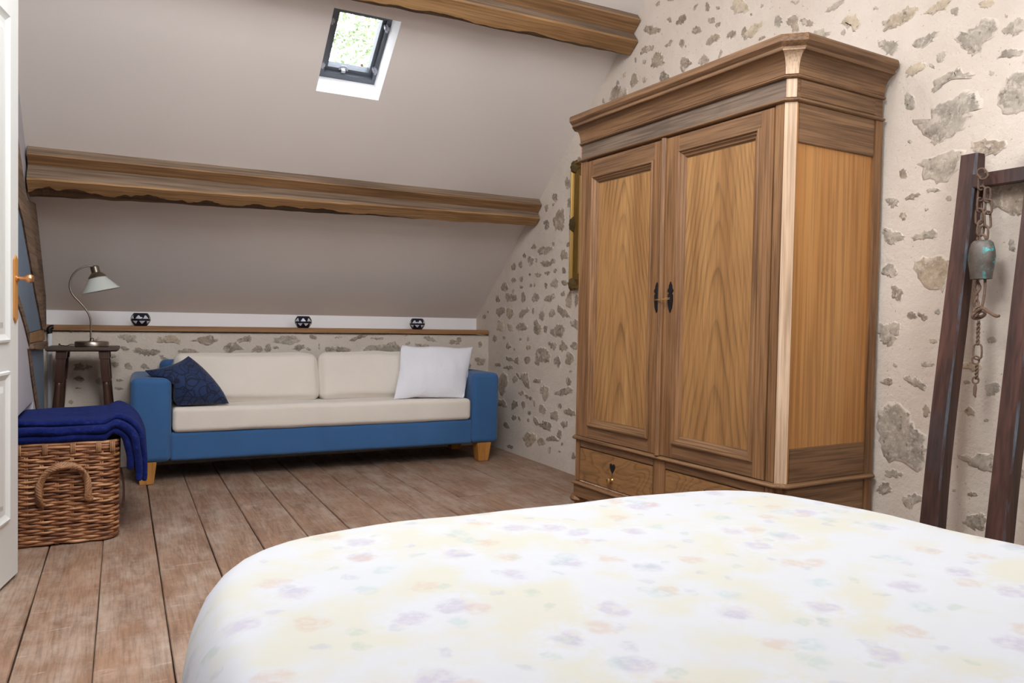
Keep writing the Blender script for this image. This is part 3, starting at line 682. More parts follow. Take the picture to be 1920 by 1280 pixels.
[1317,1472,1310,1478,1296,1482,1274,1479,1258,1470,1250,1461,1244,1451,1260,1447,1281,1448,1304,1453,1319,1463],
[1280,1132,1273,1141,1262,1149,1246,1143,1230,1136,1232,1123,1228,1108,1243,1103,1258,1105,1274,1109,1279,1121],
[1002,1858,961,1891,936,1923,881,1922,825,1924,791,1897,805,1862,813,1825,868,1809,929,1799,976,1824],
[-223,1161,-253,1201,-310,1203,-364,1224,-401,1184,-433,1147,-411,1111,-392,1070,-335,1066,-276,1075,-258,1120],
[654,1451,621,1468,577,1472,525,1474,477,1448,446,1417,474,1396,504,1383,549,1383,601,1394,645,1420],
[251,379,242,391,222,398,196,401,176,388,162,375,167,362,178,349,204,348,227,355,256,363],
[867,921,856,934,840,945,817,947,794,941,784,926,792,913,799,900,818,891,842,896,853,909],
[994,2040,994,2048,981,2052,968,2057,954,2055,951,2047,948,2040,951,2031,966,2027,980,2027,988,2033],
[1202,1588,1195,1601,1170,1605,1144,1613,1127,1597,1116,1586,1113,1572,1123,1559,1150,1554,1174,1564,1194,1573],
[144,544,141,567,127,586,110,608,84,605,68,593,56,579,52,556,78,542,101,521,126,530],
[1099,2187,1092,2198,1087,2207,1077,2216,1062,2216,1055,2209,1046,2203,1053,2191,1065,2186,1077,2179,1088,2182],
[1304,327,1298,344,1264,351,1229,350,1191,345,1181,327,1165,308,1194,296,1232,293,1270,297,1288,312],
[-151,1348,-154,1360,-173,1372,-202,1371,-233,1375,-243,1365,-244,1354,-234,1342,-207,1336,-183,1336,-166,1341],
[-162,621,-163,639,-182,655,-206,662,-234,672,-255,663,-250,644,-248,627,-224,614,-198,603,-176,609],
[245,1594,247,1609,236,1626,212,1622,190,1623,183,1609,169,1595,185,1580,204,1571,226,1572,242,1580],
[700,148,685,162,679,181,654,184,630,182,625,165,623,150,628,135,648,129,670,124,689,132],
[796,1050,796,1066,788,1084,765,1091,746,1087,734,1078,727,1065,729,1048,746,1035,768,1031,789,1035],
[101,1340,100,1352,87,1358,73,1351,63,1346,57,1338,54,1326,65,1320,78,1317,90,1322,98,1330],
[-270,134,-272,179,-327,198,-377,229,-432,208,-464,171,-460,128,-438,87,-390,58,-332,72,-288,94],
[1334,156,1324,170,1308,177,1289,178,1268,173,1257,157,1255,137,1276,129,1294,116,1319,122,1335,138],
[808,793,793,808,775,823,746,818,724,802,710,780,721,760,737,743,766,742,794,751,807,772],
[1130,1449,1106,1477,1054,1486,996,1482,944,1459,914,1425,918,1391,975,1385,1017,1365,1079,1381,1105,1416],
[1200,785,1188,824,1133,830,1081,824,1026,804,1025,761,1011,719,1055,694,1112,684,1167,709,1206,745],
[30,900,20,919,-3,931,-33,926,-54,914,-75,899,-66,881,-47,871,-26,866,3,863,12,883],
[474,1151,473,1164,461,1175,444,1179,428,1176,417,1169,414,1157,419,1145,437,1141,454,1133,465,1143],
[49,656,52,680,36,710,-4,721,-41,721,-59,702,-71,682,-70,652,-30,636,5,629,46,628],
[-383,755,-387,768,-401,779,-423,779,-447,774,-459,758,-455,742,-439,731,-419,724,-398,730,-386,742],
[719,1595,709,1604,698,1611,683,1612,668,1608,656,1600,656,1589,665,1578,683,1575,697,1581,708,1586],
[270,1726,272,1738,255,1748,232,1751,213,1747,197,1741,192,1729,212,1720,227,1710,248,1712,271,1713],
[415,291,412,313,383,336,342,346,306,349,272,345,266,324,286,301,326,288,363,271,395,277],
[1131,1832,1142,1843,1122,1857,1104,1866,1087,1868,1073,1865,1069,1854,1070,1841,1087,1828,1108,1819,1129,1818],
[293,992,278,1009,261,1021,239,1032,211,1032,199,1018,195,1003,207,988,229,978,256,970,282,975],
[-167,510,-169,521,-173,532,-186,544,-203,545,-217,542,-218,530,-215,518,-202,510,-188,500,-176,505],
[-360,943,-365,957,-369,971,-387,975,-403,976,-412,967,-419,956,-412,944,-403,932,-386,928,-375,937],
[1106,427,1102,451,1080,473,1043,488,1004,478,988,451,986,423,1003,398,1036,384,1072,386,1105,399],
[1021,957,1008,971,990,983,963,986,938,974,930,956,921,936,944,923,970,922,997,924,1016,939],
[832,1174,825,1193,811,1210,787,1220,763,1215,744,1203,734,1184,745,1162,772,1151,798,1148,819,1158],
[1337,2591,1327,2604,1305,2605,1282,2605,1262,2592,1256,2575,1256,2559,1280,2558,1298,2549,1318,2562,1330,2575],
[818,190,819,204,812,218,798,227,783,227,771,222,766,211,767,198,777,186,792,183,810,179],
[725,317,710,325,693,330,672,330,649,322,642,309,641,295,657,288,679,291,699,295,715,304],
[1290,690,1280,698,1269,705,1254,701,1243,694,1229,684,1235,673,1242,662,1261,665,1276,669,1284,679],
[148,1508,148,1516,144,1526,131,1533,116,1537,107,1532,101,1524,108,1513,119,1506,130,1502,145,1498],
[-397,472,-402,482,-415,484,-427,481,-440,476,-443,464,-442,453,-431,446,-417,443,-404,451,-397,461],
[194,697,186,710,167,718,143,714,116,708,100,691,102,672,128,666,150,655,180,664,191,682],
[1031,2439,1030,2450,1013,2453,998,2454,984,2450,974,2442,977,2432,981,2422,999,2418,1017,2421,1025,2430],
[407,694,395,709,389,721,368,730,348,737,336,733,327,727,332,714,352,700,375,691,391,692],
[948,619,946,631,929,638,916,648,903,644,893,640,883,632,894,622,906,612,923,609,934,614],
]
STONES_BACK = [
[-279,870,-275,875,-271,883,-278,887,-281,890,-289,889,-291,882,-290,875,-285,870],
[-145,834,-159,822,-153,818,-143,819,-132,823,-119,832,-112,841,-112,845,-119,849,-129,848,-142,837],
[85,830,87,838,93,848,61,862,51,861,14,868,3,865,-18,859,-22,847,9,835,13,832,28,820,66,812,91,817],
[213,812,248,807,309,802,349,802,353,819,326,853,291,865,247,852,211,847],
[45,770,28,781,20,786,8,788,-5,786,-6,781,-2,770,12,761,24,760,32,761,44,763],
[204,765,191,770,147,770,123,776,82,769,63,758,75,750,90,739,108,735,139,726,164,728,201,732,223,742,230,758],
[231,736,222,726,224,718,225,704,242,693,252,682,267,680,284,683,278,698,264,712,251,725],
[-35,645,-26,652,-16,660,-12,669,-14,683,-32,687,-41,687,-61,681,-63,674,-56,658,-47,650],
[66,636,62,655,57,666,51,682,41,682,20,672,18,662,20,652,24,641,38,636,52,633],
[141,636,160,638,170,638,158,657,146,666,134,675,118,671,117,664,110,658,108,647,128,635],
[-225,680,-269,674,-263,662,-261,655,-265,648,-278,637,-242,630,-217,630,-187,640,-178,647,-165,654,-159,660,-178,668,-203,673],
[-258,588,-274,583,-263,576,-242,567,-219,562,-214,565,-206,569,-209,577,-225,593,-236,595,-253,591],
[-97,552,-99,565,-102,577,-116,593,-129,584,-139,576,-151,565,-138,550,-132,547,-121,536,-101,539],
[-55,710,-45,713,-36,715,-31,728,-39,733,-46,737,-58,738,-64,727,-65,720],
[-3,577,-19,577,-29,572,-27,567,-30,562,-20,558,-11,559,7,561,12,564,9,568,4,573],
[-23,506,-8,503,13,507,11,512,9,516,-5,522,-15,524,-32,524,-37,519,-40,514,-34,508],
[-228,516,-219,520,-225,522,-239,525,-253,525,-262,523,-259,519,-253,517,-236,515],
[-272,425,-266,432,-268,440,-279,446,-287,447,-294,443,-295,430,-289,424,-278,419],
[-340,785,-348,783,-351,776,-340,775,-332,774,-325,775,-323,779,-323,786,-336,788],
[460,813,505,798,544,807,590,835,533,868,460,849,405,828],
[356,729,466,729,472,741,411,771,367,768,334,753],
[639,741,699,753,755,762,711,814,681,820,616,786],
[728,814,801,817,801,861,763,854,705,832],
[882,752,867,793,828,787,811,749],
[898,786,895,776,890,763,905,747,917,747,929,750,939,766,941,777,933,794,924,808,907,806],
[952,787,944,778,950,767,964,767,973,767,988,769,994,780,976,788,966,789],
[960,815,1027,803,1089,800,1139,822,1107,860,1045,875,990,865,942,831],
[1166,793,1164,799,1131,800,1100,785,1094,779,1075,767,1101,762,1107,759,1131,758,1170,776,1167,783],
[1202,854,1207,845,1216,839,1235,838,1252,837,1257,844,1253,857,1242,864,1229,870,1210,878,1201,868],
[1216,766,1206,773,1188,779,1179,777,1174,772,1180,767,1192,760,1212,755,1217,760],
[1277,769,1279,780,1278,796,1273,805,1269,808,1267,791,1267,777,1268,769,1273,760],
[1332,783,1319,777,1314,767,1315,754,1327,748,1344,748,1358,755,1362,767,1358,777],
[1397,859,1389,856,1382,854,1384,848,1394,847,1415,848,1432,849,1449,852,1445,857,1428,860,1412,861],
[1508,848,1490,834,1492,828,1509,830,1526,828,1576,841,1582,847,1604,857,1632,870,1635,875,1595,872,1570,869,1544,860,1510,850],
[1760,850,1743,858,1707,858,1694,858,1680,855,1656,851,1655,845,1700,839,1712,838,1746,838,1750,845],
[1463,750,1496,755,1508,764,1490,772,1481,778,1455,783,1418,786,1362,783,1347,773,1334,767,1310,759,1341,755,1372,750,1421,750],
[1718,743,1906,744,1920,755,1890,786,1853,828,1803,814,1760,804,1689,800,1619,796,1571,742],
[1918,872,1919,867,1935,868,1946,872,1953,876,1955,882,1945,883,1932,882,1926,879],
[2081,846,2123,835,2137,831,2159,825,2184,827,2169,844,2146,856,2114,867,2098,871,2076,866,2064,860],
[2288,822,2290,812,2306,805,2347,801,2377,802,2380,815,2378,824,2383,832,2350,842,2309,837,2292,833],
[2392,848,2390,856,2369,863,2358,861,2350,847,2357,834,2368,832,2383,825,2397,836],
[2538,811,2540,787,2549,777,2556,779,2563,781,2576,793,2577,812,2568,825,2558,836,2548,831,2537,825],
[2004,797,2014,783,2030,777,2055,765,2096,760,2115,768,2114,773,2126,780,2127,788,2115,798,2070,808,2048,808,2007,810,2001,808],
[1949,799,1961,806,1969,818,1964,824,1954,826,1939,816,1926,807,1928,800,1937,796],
[2557,634,2583,638,2596,651,2608,677,2594,696,2575,697,2554,701,2516,694,2503,686,2527,656,2533,642],
[2474,616,2482,632,2479,643,2463,655,2438,656,2426,655,2432,636,2437,628,2462,613],
]

# ================================================================== STRUCTURE
def zroof(y): return Z0 + 0.81 * (Y0 - y) if y > YR else Z0 + 0.81 * (y - YB)

def struct(o): return tag(o, kind='structure')

# --- floor: a dark bed with every plank a part
fl = MB().box(XL - 0.3, XR + 0.02, YB, Y0, -0.09, -0.035).build('floor', MT['dark_gap']); struct(fl)
gaps = [-0.68, -0.475, -0.27, -0.067, 0.136, 0.348, 0.550, 0.762, 0.966, 1.180, 1.368, 1.540, 1.697, 1.905, 2.11, 2.32, 2.50, 2.64]
joints = {7: [4.228], 3: [0.9], 5: [1.3], 10: [2.2], 12: [1.1, 3.9], 14: [2.6], 9: [0.4], 2: [0.2]}
for i in range(len(gaps) - 1):
    ys = [YB + 0.01] + joints.get(i, []) + [5.52]
    for a, b in zip(ys[:-1], ys[1:]):
        g0, g1 = gaps[i] + random.uniform(0.0008, 0.0028), gaps[i + 1] - random.uniform(0.0008, 0.0028)
        dz = random.uniform(-0.002, 0.001)
        mb = MB(); n = 14
        rs = []
        for k in range(n + 1):
            y = a + 0.0012 + (b - a - 0.0024) * k / n
            w0 = g0 + 0.0022 * noise.noise((i * 3.1, y * 1.7, 0)); w1 = g1 + 0.0022 * noise.noise((i * 3.1 + 9, y * 1.7, 0))
            rs.append([(w0, y, -0.034), (w1, y, -0.034), (w1, y, dz - 0.004), (w1 - 0.003, y, dz), (w0 + 0.003, y, dz), (w0, y, dz - 0.004)])
        mb.rings(rs)
        mb.build('plank', MT['plank'], fl)

# --- rough plaster gable wall on the right with its stones
def rough(y, z, amp=0.004):
    return amp * (noise.noise((y * 3.1, z * 3.1, 0.3)) + 0.6 * noise.noise((y * 11, z * 11, 7.3)))
def wall_grid(name, a0, a1, na, nb, top, fn, mat):
    mb = MB(); vs = []; fs = []
    for i in range(na + 1):
        a = a0 + (a1 - a0) * i / na
        zt = top(a)
        for j in range(nb + 1):
            vs.append(fn(a, zt * j / nb))
    for i in range(na):
        for j in range(nb):
            q = i * (nb + 1) + j
            fs.append((q, q + nb + 1, q + nb + 2, q + 1))
    mb.add(vs, fs)
    return struct(mb.build(name, mat, smooth=True, angle=180))
wr = wall_grid('wall_right', YB, Y0 + 0.02, 220, 90, lambda y: zroof(y) + 0.03, lambda a, z: (XR - rough(a, z), a, z - 0.02), MT['mortar'])
wb_ = wall_grid('wall_back', XL, XR, 110, 34, lambda x: 0.90, lambda a, z: (a, 5.5 - rough(a + 20, z), z - 0.02), MT['mortar'])

def make_stone(poly, fn, rf, parent, mat, seed):
    pts = [(poly[i] / 1000.0, poly[i + 1] / 1000.0) for i in range(0, len(poly), 2)]
    # rounded outline: two extra points per edge
    n = len(pts)
    out = []
    for i in range(n):
        p0, p1, p2, p3 = pts[i - 1], pts[i], pts[(i + 1) % n], pts[(i + 2) % n]
        for t in (0.0, 0.33, 0.67):
            q = []
            for d in (0, 1):
                q.append(0.5 * (2 * p1[d] + (p2[d] - p0[d]) * t + (2 * p0[d] - 5 * p1[d] + 4 * p2[d] - p3[d]) * t * t + (3 * p1[d] - p0[d] - 3 * p2[d] + p3[d]) * t ** 3))
            span = math.hypot(p2[0] - p0[0], p2[1] - p0[1])
            jit = min(0.009, span * 0.16)
            out.append((q[0] + random.uniform(-jit, jit), q[1] + random.uniform(-jit, jit)))
    cx = sum(p[0] for p in out) / len(out); cy = sum(p[1] for p in out) / len(out)
    size = max(math.hypot(p[0] - cx, p[1] - cy) for p in out)
    hgt = min(0.0042, 0.0016 + size * 0.022)
    rs = []
    for sc, dz in ((1.05, -0.008), (1.0, 0.0004), (0.84, hgt * 0.75), (0.5, hgt)):
        ring = []
        for (x, y) in out:
            u, v = cx + (x - cx) * sc, cy + (y - cy) * sc
            h = dz + rf(u, v) + (0.0018 * noise.noise((u * 40, v * 40, seed)) if dz > 0.001 else 0)
            ring.append(fn(u, v, h))
        rs.append(ring)
    mb = MB(); mb.rings(rs, True, False, True)
    o = mb.build('stone', mat, parent, smooth=True, angle=65)
    at = o.data.attributes.new('rim', 'FLOAT', 'POINT')
    k = len(out)
    for i, e in enumerate((1.0, 1.0, 0.55, 0.0)):
        for j in range(k): at.data[i * k + j].value = e
    return o
for i, p in enumerate(STONES_RIGHT):
    ys = p[0::2]
    cy = sum(ys) / len(ys) / 1000
    rr = random.random()
    m = MT['stone'] if cy > 2.6 or rr < 0.25 else (MT['stone_ochre'] if rr > 0.82 else MT['stone_grey'])
    if cy > 2.6 and rr > 0.9: m = MT['stone_ochre']
    make_stone(p, lambda u, v, h: (XR - h, u, v), lambda u, v: rough(u, v + 0.02), wr, m, i * 1.7)
for i, p in enumerate(STONES_BACK):
    rr = random.random()
    m = MT['stone'] if rr < 0.6 else (MT['stone_ochre'] if rr > 0.84 else MT['stone_grey'])
    make_stone(p, lambda u, v, h: (u, 5.5 - h, v), lambda u, v: rough(u + 20, v + 0.02), wb_, m, i * 1.3 + 50)

# --- white recess above the shelf, left partition, hidden walls
struct(MB().box(XL, XR + 0.03, Y0, Y0 + 0.06, 0.86, Z0 + 0.05).add([(XL, 5.49, 0.878), (XR, 5.49, 0.878), (XR, Y0, 0.878), (XL, Y0, 0.878)], [(0, 1, 2, 3)]).build('wall_back_upper', MT['white_paint']))
def left_poly(y0, y1, x, th):
    n = 40; mb = MB()
    ys = [y0 + (y1 - y0) * k / n for k in range(n + 1)]
    outl = [(ys[0], -0.03)] + [(y1, -0.03)] + [(y, zroof(y) + 0.04) for y in reversed(ys)]
    return mb.prism(outl, lambda u, v, d: (d, u, v), x - th, x)
wl = struct(left_poly(3.6, Y0 + 0.03, XL, 0.3).build('wall_left', MT['lilac']))
struct(left_poly(YB - 0.02, 3.6, -0.60, 0.12).build('wall_left.001', MT['lilac']))
struct(MB().box(-0.72, XR + 0.02, YB - 0.06, YB, -0.03, Z0 + 0.05).build('wall_rear', MT['white_paint']))

# timber framing and grey-blue panels of the left partition
def lp(poly, x0, x1, mat, name):
    mb = MB().prism(poly, lambda u, v, d: (d, u, v), x0, x1)
    return mb.build(name, mat, wl, bevel=0.004)
lp([(3.62, 1.775), (3.94, 1.568), (4.09, 1.495), (4.301, 1.394), (4.511, 1.267), (4.744, 1.111), (5.06, 0.89), (4.80, 0.902), (4.628, 0.997), (4.407, 1.103), (4.208, 1.223), (4.026, 1.32), (3.881, 1.399), (3.765, 1.431), (3.62, 1.48)], XL - 0.02, -0.38, MT['frame_timber'], 'rafter')
lp([(3.62, 1.48), (3.765, 1.431), (3.881, 1.399), (4.026, 1.32), (4.208, 1.223), (4.407, 1.103), (4.628, 0.997), (4.809, 0.902), (4.212, 0.899), (4.03, 0.97), (3.885, 1.031), (3.62, 1.11)], XL - 0.02, -0.386, MT['blue_panel'], 'panel')
lp([(3.62, 1.11), (3.885, 1.031), (4.03, 0.97), (4.20, 0.899), (4.19, 0.832), (4.031, 0.913), (3.865, 0.985), (3.62, 1.065)], XL - 0.02, -0.382, MT['frame_timber'], 'brace')
lp([(4.188, 0.897), (4.88, 0.902), (4.973, 0.86), (4.95, 0.838), (4.185, 0.850)], XL - 0.02, -0.381, MT['beam_cut'], 'tie_beam')
lp([(4.185, 0.848), (4.95, 0.836), (4.973, 0.797), (4.519, 0.803), (4.189, 0.822)], XL - 0.02, -0.366, MT['frame_timber'], 'ledger')
lp([(4.213, 0.820), (4.94, 0.795), (5.05, 0.2), (4.93, 0.25), (4.696, 0.446), (4.523, 0.576), (4.362, 0.696)], XL - 0.02, -0.386, MT['blue_panel'], 'panel')
lp([(4.12, 0.83), (4.237, 0.82), (4.388, 0.694), (4.55, 0.573), (4.726, 0.442), (4.95, 0.255), (4.86, 0.24), (4.58, 0.46), (4.415, 0.573), (4.263, 0.691)], XL - 0.02, -0.382, MT['frame_timber'], 'brace')

lp([(4.30, 1.37), (4.382, 1.535), (4.47, 1.56), (4.95, 1.60), (5.1, 1.50), (5.6, 1.10), (5.66, 0.84), (5.06, 0.86), (4.744, 1.09), (4.511, 1.24)], XL - 0.02, -0.425, MT['frame_timber'], 'plate')
lp([(3.62, 1.067), (3.865, 0.987), (4.031, 0.915), (4.189, 0.837), (4.263, 0.693), (4.415, 0.575), (4.58, 0.462), (4.86, 0.242), (5.05, 0.0), (4.380, 0.0), (4.380, 0.556), (3.62, 0.556)], XL - 0.02, -0.3865, MT['lilac'], 'infill')
# --- sloping ceilings, with openings for the small roof window and the added area lights
def slope_sheet(name, fn, holes, depth):
    xs = sorted({XL - 0.3, XR + 0.03} | {h[0] for h in holes} | {h[1] for h in holes})
    ss = sorted({-0.1, SMAX} | {h[2] for h in holes} | {h[3] for h in holes})
    mb = MB()
    for i in range(len(xs) - 1):
        for j in range(len(ss) - 1):
            if any(h[0] <= xs[i] and xs[i + 1] <= h[1] and h[2] <= ss[j] and ss[j + 1] <= h[3] for h in holes): continue
            for n in (0.0, -depth):
                mb.add([fn(xs[i], ss[j], n), fn(xs[i + 1], ss[j], n), fn(xs[i + 1], ss[j + 1], n), fn(xs[i], ss[j + 1], n)], [(0, 1, 2, 3)])
    for (x0, x1, s0, s1) in holes:
        c = [(x0, s0), (x1, s0), (x1, s1), (x0, s1)]
        for k in range(4):
            (a, b), (e, f) = c[k], c[(k + 1) % 4]
            mb.add([fn(a, b, 0), fn(e, f, 0), fn(e, f, -depth), fn(a, b, -depth)], [(0, 1, 2, 3)], 1)
    return struct(mb.build(name, [MT['ceiling'], MT['white_paint']]))
SK = (0.943, 1.297, 1.953, 2.45)
slope_sheet('ceiling', slope, [SK, (-0.3, 0.5, 3.2, 3.9)], 0.16)
slope_sheet('ceiling.001', rear, [(-0.1, 1.2, 2.45, 3.55), (1.6, 2.2, 1.4, 2.1)], 0.16)

# --- the small roof window
win = empty('window_1', slope(1.12, 2.2, -0.15), 0, kind='structure')
WIN_INV = Matrix.Translation(-win.location)
def sl(x, s, n): return slope(x, s, n) - win.location
def sbox(mb, x0, x1, s0, s1, n0, n1):
    vs = [sl(x, s, n) for n in (n0, n1) for (x, s) in ((x0, s0), (x1, s0), (x1, s1), (x0, s1))]
    return mb.add(vs, [(0, 3, 2, 1), (4, 5, 6, 7), (0, 1, 5, 4), (1, 2, 6, 5), (2, 3, 7, 6), (3, 0, 4, 7)])
def sframe(name, x0, x1, s0, s1, w, n0, n1, mat, wb=None, top=None):
    wb = wb or w; wt = top or w
    mb = MB()
    sbox(mb, x0, x0 + w, s0, s1, n0, n1); sbox(mb, x1 - w, x1, s0, s1, n0, n1)
    sbox(mb, x0 + w, x1 - w, s0, s0 + wb, n0, n1); sbox(mb, x0 + w, x1 - w, s1 - wt, s1, n0, n1)
    return mb.build(name, mat, win, bevel=0.002)
sframe('outer_frame', 0.966, 1.312, 1.950, 2.46, 0.034, -0.20, -0.142, MT['steel_grey'], top=0.10)
sframe('sash', 0.992, 1.287, 1.978, 2.37, 0.030, -0.225, -0.172, MT['steel_grey'], 0.028)
gp = MB(); sbox(gp, 1.018, 1.261, 2.002, 2.344, -0.196, -0.192)
tg = NT('window_glass'); tg.b.inputs['Transmission Weight'].default_value = 1.0; tg.set(0.0, 0, 0.5); tg.b.inputs['IOR'].default_value = 1.02
tg.color((1, 1, 1))
gp.build('pane', tg.mat, win)
for (x, s) in ((0.985, 2.03), (0.985, 2.30), (1.282, 2.045), (1.282, 2.315)):
    mb = MB(); sbox(mb, x - 0.014, x + 0.014, s - 0.010, s + 0.010, -0.172, -0.134)
    sbox(mb, x - 0.006, x + 0.006, s - 0.02, s + 0.02, -0.16, -0.13)
    mb.build('catch', MT['steel_light'], win, bevel=0.002)
mb = MB()
mb.tube([sl(1.105 + 0.022 * math.cos(a), 2.012 + 0.022 * math.sin(a), -0.150) for a in [PI * k / 10 for k in range(11)]], 0.006, 8)
sbox(mb, 1.095, 1.117, 1.998, 2.012, -0.165, -0.142)
mb.build('stay_handle', MT['steel_light'], win, smooth=True)

# --- beams
def beam(name, x0, x1, sec, label, mats, seed, wane=None, taper=0.0, n=190):
    root = empty(name, slope((x0 + x1) / 2, sec['s0'], 0.0), 0, label, 'beam')
    off = root.location
    def sw(fn, nm, ms):
        mb = MB(); rs = []
        for k in range(n + 1):
            x = x0 + (x1 - x0) * k / n
            rs.append([slope(x, s, q) - off for s, q in fn(x, k / n)])
        m = len(rs[0])
        for k in range(n):
            for j in range(m):
                j2 = (j + 1) % m
                mb.add([rs[k][j], rs[k][j2], rs[k + 1][j2], rs[k + 1][j]], [(0, 1, 2, 3)], ms[j])
        mb.add(rs[0], [tuple(range(m))], ms[0]); mb.add(rs[-1], [tuple(range(m))], ms[0])
        o = mb.build(nm, mats, root)
        return o
    N = lambda x, f, k: noise.noise((x * f, seed + k * 5.3, 0.7))
    def main(x, t):
        a = sec['n1'] + (sec['n1l'] - sec['n1']) * (1 - t)
        w = wane(t) if wane else 0.0
        wob = 0.006 * N(x, 2, 0) + 0.004 * N(x, 9, 1)
        low = sec['s0'] + (sec['s0l'] - sec['s0']) * (1 - t) ** 1.3 + 0.010 * N(x, 2.3, 2) + 0.005 * N(x, 10, 3) * (1 + 2 * w)
        up = sec['s1'] + 0.002 * N(x, 4, 4)
        edge = a + wob
        return [(low - 0.005, -0.02), (low, edge - 0.012 - 0.14 * w), (low + 0.002 + w * (0.40 + 0.32 * N(x, 4, 5) + 0.16 * N(x, 13, 8) + 0.08 * N(x, 37, 9)), edge - 0.003), (up - 0.008, edge + 0.002), (up - 0.001, edge - 0.006), (up, -0.02)]
    sw(main, 'log', [2, 2, 1, 1, 0, 0])
    def bat(x, t):
        e = 0.002 * N(x, 5, 7)
        return [(sec['s1'] + 0.001, -0.02), (sec['s1'] + 0.001, sec['nb'] + e), (sec['s2'] - 0.004, sec['nb'] + e), (sec['s2'] + e, sec['nb'] - 0.006 + e), (sec['s2'] + e, -0.02)]
    sw(bat, 'batten', [3, 3, 3, 0, 0])
    return root
BM = [MT['beam_old'], MT['beam_cut'], MT['beam_bark'], MT['batten']]
beam('ceiling_beam', -0.44, XR - 0.008, dict(s0=1.195, s0l=1.108, s1=1.28, s2=1.352, n1=0.112, n1l=0.165, nb=0.060),
     'long oak beam with dark bark edge crossing above the blue sofa', BM, 3.0, lambda t: max(0.0, 0.24 * (1 - t * 1.25)) if t < 0.78 else 0.0)
beam('ceiling_beam', XL - 0.25, XR - 0.008, dict(s0=2.585, s0l=2.555, s1=2.70, s2=2.785, n1=0.125, n1l=0.14, nb=0.050),
     'upper oak beam at the top of the picture above the roof window', BM, 17.0, lambda t: 0.04)

# --- shelf board along the back wall
sh = MB()
rs = []
for k in range(41):
    x = XL + 0.012 + (XR - 0.012 - XL - 0.012) * k / 40
    w = 0.003 * noise.noise((x * 2, 4, 4))
    rs.append([(x, 5.474 + w, 0.886), (x, 5.474 + w, 0.915), (x, 5.477 + w, 0.918), (x, Y0 - 0.001, 0.918), (x, Y0 - 0.001, 0.886)])
sh.rings(rs)
tag(sh.build('wall_shelf', MT['shelf']), 'narrow orange pine shelf board running along the low stone wall', 'shelf')

# --- open door on the left
dr = empty('door_1', (-0.344, 3.367, 0.0), 0, kind='structure')
ang = math.atan2(0.035, 0.187)
# local frame: +y toward the hinge, +x out of the visible face
dr.rotation_euler = (0, 0, PI - ang)
W_D, H_D = 0.83, 2.28
# visible face is local x = 0 facing -x
mb = MB().box(0.0, 0.038, 0.0, W_D, 0.012, H_D)
mb.build('leaf', MT['door_paint'], dr, bevel=0.003)
def door_panel(y0, y1, z0, z1):
    prof = [(0.0, 0.001), (0.004, -0.008), (0.012, -0.010), (0.018, -0.006), (0.026, -0.003), (0.034, 0.001)]
    mb = MB(); rs = []
    for ins, x in prof:
        rs.append([(x, y0 + ins, z0 + ins), (x, y1 - ins, z0 + ins), (x, y1 - ins, z1 - ins), (x, y0 + ins, z1 - ins)])
    mb.rings(rs, True, False, False)
    mb.build('moulding', MT['door_paint'], dr, smooth=True, angle=25)
    mb = MB(); rs = []
    for ins, x in ((0.05, 0.001), (0.075, -0.006)):
        rs.append([(x, y0 + ins, z0 + ins), (x, y1 - ins, z0 + ins), (x, y1 - ins, z1 - ins), (x, y0 + ins, z1 - ins)])
    mb.rings(rs, True, False, True)
    mb.build('raised_panel', MT['door_paint'], dr)
door_panel(0.105, 0.72, 0.885, 2.06)
door_panel(0.105, 0.72, 0.235, 0.785)
# handle plate with pointed ends, knob
pl = [(-0.02, 0.975), (0.0, 0.955), (0.02, 0.975), (0.02, 1.19), (0.0, 1.208), (-0.02, 1.19)]
plate = MB().prism(pl, lambda u, v, d: (d, 0.040 + u, v), -0.006, 0.0).build('handle_plate', MT['orange_wood'], dr, bevel=0.002)
axx = Matrix.Rotation(-PI / 2, 3, 'Y')
kb = MB().lathe([(0.013, 0.0), (0.013, 0.006), (0.007, 0.010), (0.007, 0.026), (0.012, 0.032), (0.016, 0.040), (0.0165, 0.047), (0.012, 0.054), (0.004, 0.057)], (-0.006, 0.040, 1.122), 20, 0, axx)
kb.build('knob', MT['copper'], dr, smooth=True)

# ================================================================== WARDROBE
wd = empty('wardrobe', (2.0965, 1.971, 0.0), R(2.8), 'tall antique oak wardrobe with cornice and two panelled doors against the stone wall', 'wardrobe')
WW, CH, DD = 1.246, 0.029, 0.515          # front width, chamfer, depth
def plan(off, inset_back=0.0):
    t = 0.4142 * off
    a = [(DD, -CH - off), (CH - t, -CH - off), (-off, -t), (-off, WW + t), (CH - t, WW + CH + off), (DD, WW + CH + off)]
    return a
def loft(prof, name, mat, parent=wd, cap=True, smooth=True, bevel=0.0):
    mb = MB()
    mb.rings([[(x, y, z) for x, y in plan(o)] for o, z in prof], True, cap, cap)
    if mat in (MT['oak_h'], MT['oak_grey']):
        o = mb.build(name, [mat, MT['oak_hx']], parent, smooth=smooth, angle=28)
        for p in o.data.polygons:
            if abs(p.normal.y) > 2 * abs(p.normal.x): p.material_index = 1
            elif abs(p.normal.z) > 0.9 and len(p.vertices) == 4:
                v = [o.data.vertices[i].co for i in p.vertices]
                if max(q.x for q in v) - min(q.x for q in v) > max(q.y for q in v) - min(q.y for q in v): p.material_index = 1
        return o
    return mb.build(name, mat, parent, smooth=smooth, angle=28)
loft([(-0.012, 0.205), (-0.012, 1.80)], 'carcass', MT['oak_v'], smooth=False)
loft([(0.006, 0.128), (0.006, 0.185)], 'plinth', MT['oak_h'], smooth=False)
def torus_prof(z, h, o):
    return [(0.0, z - h)] + [(o * math.cos(a), z + h * math.sin(a)) for a in [(-80 + 160 * k / 8) * PI / 180 for k in range(9)]] + [(0.0, z + h)]
loft(torus_prof(0.194, 0.010, 0.018), 'plinth_moulding', MT['oak_h'])
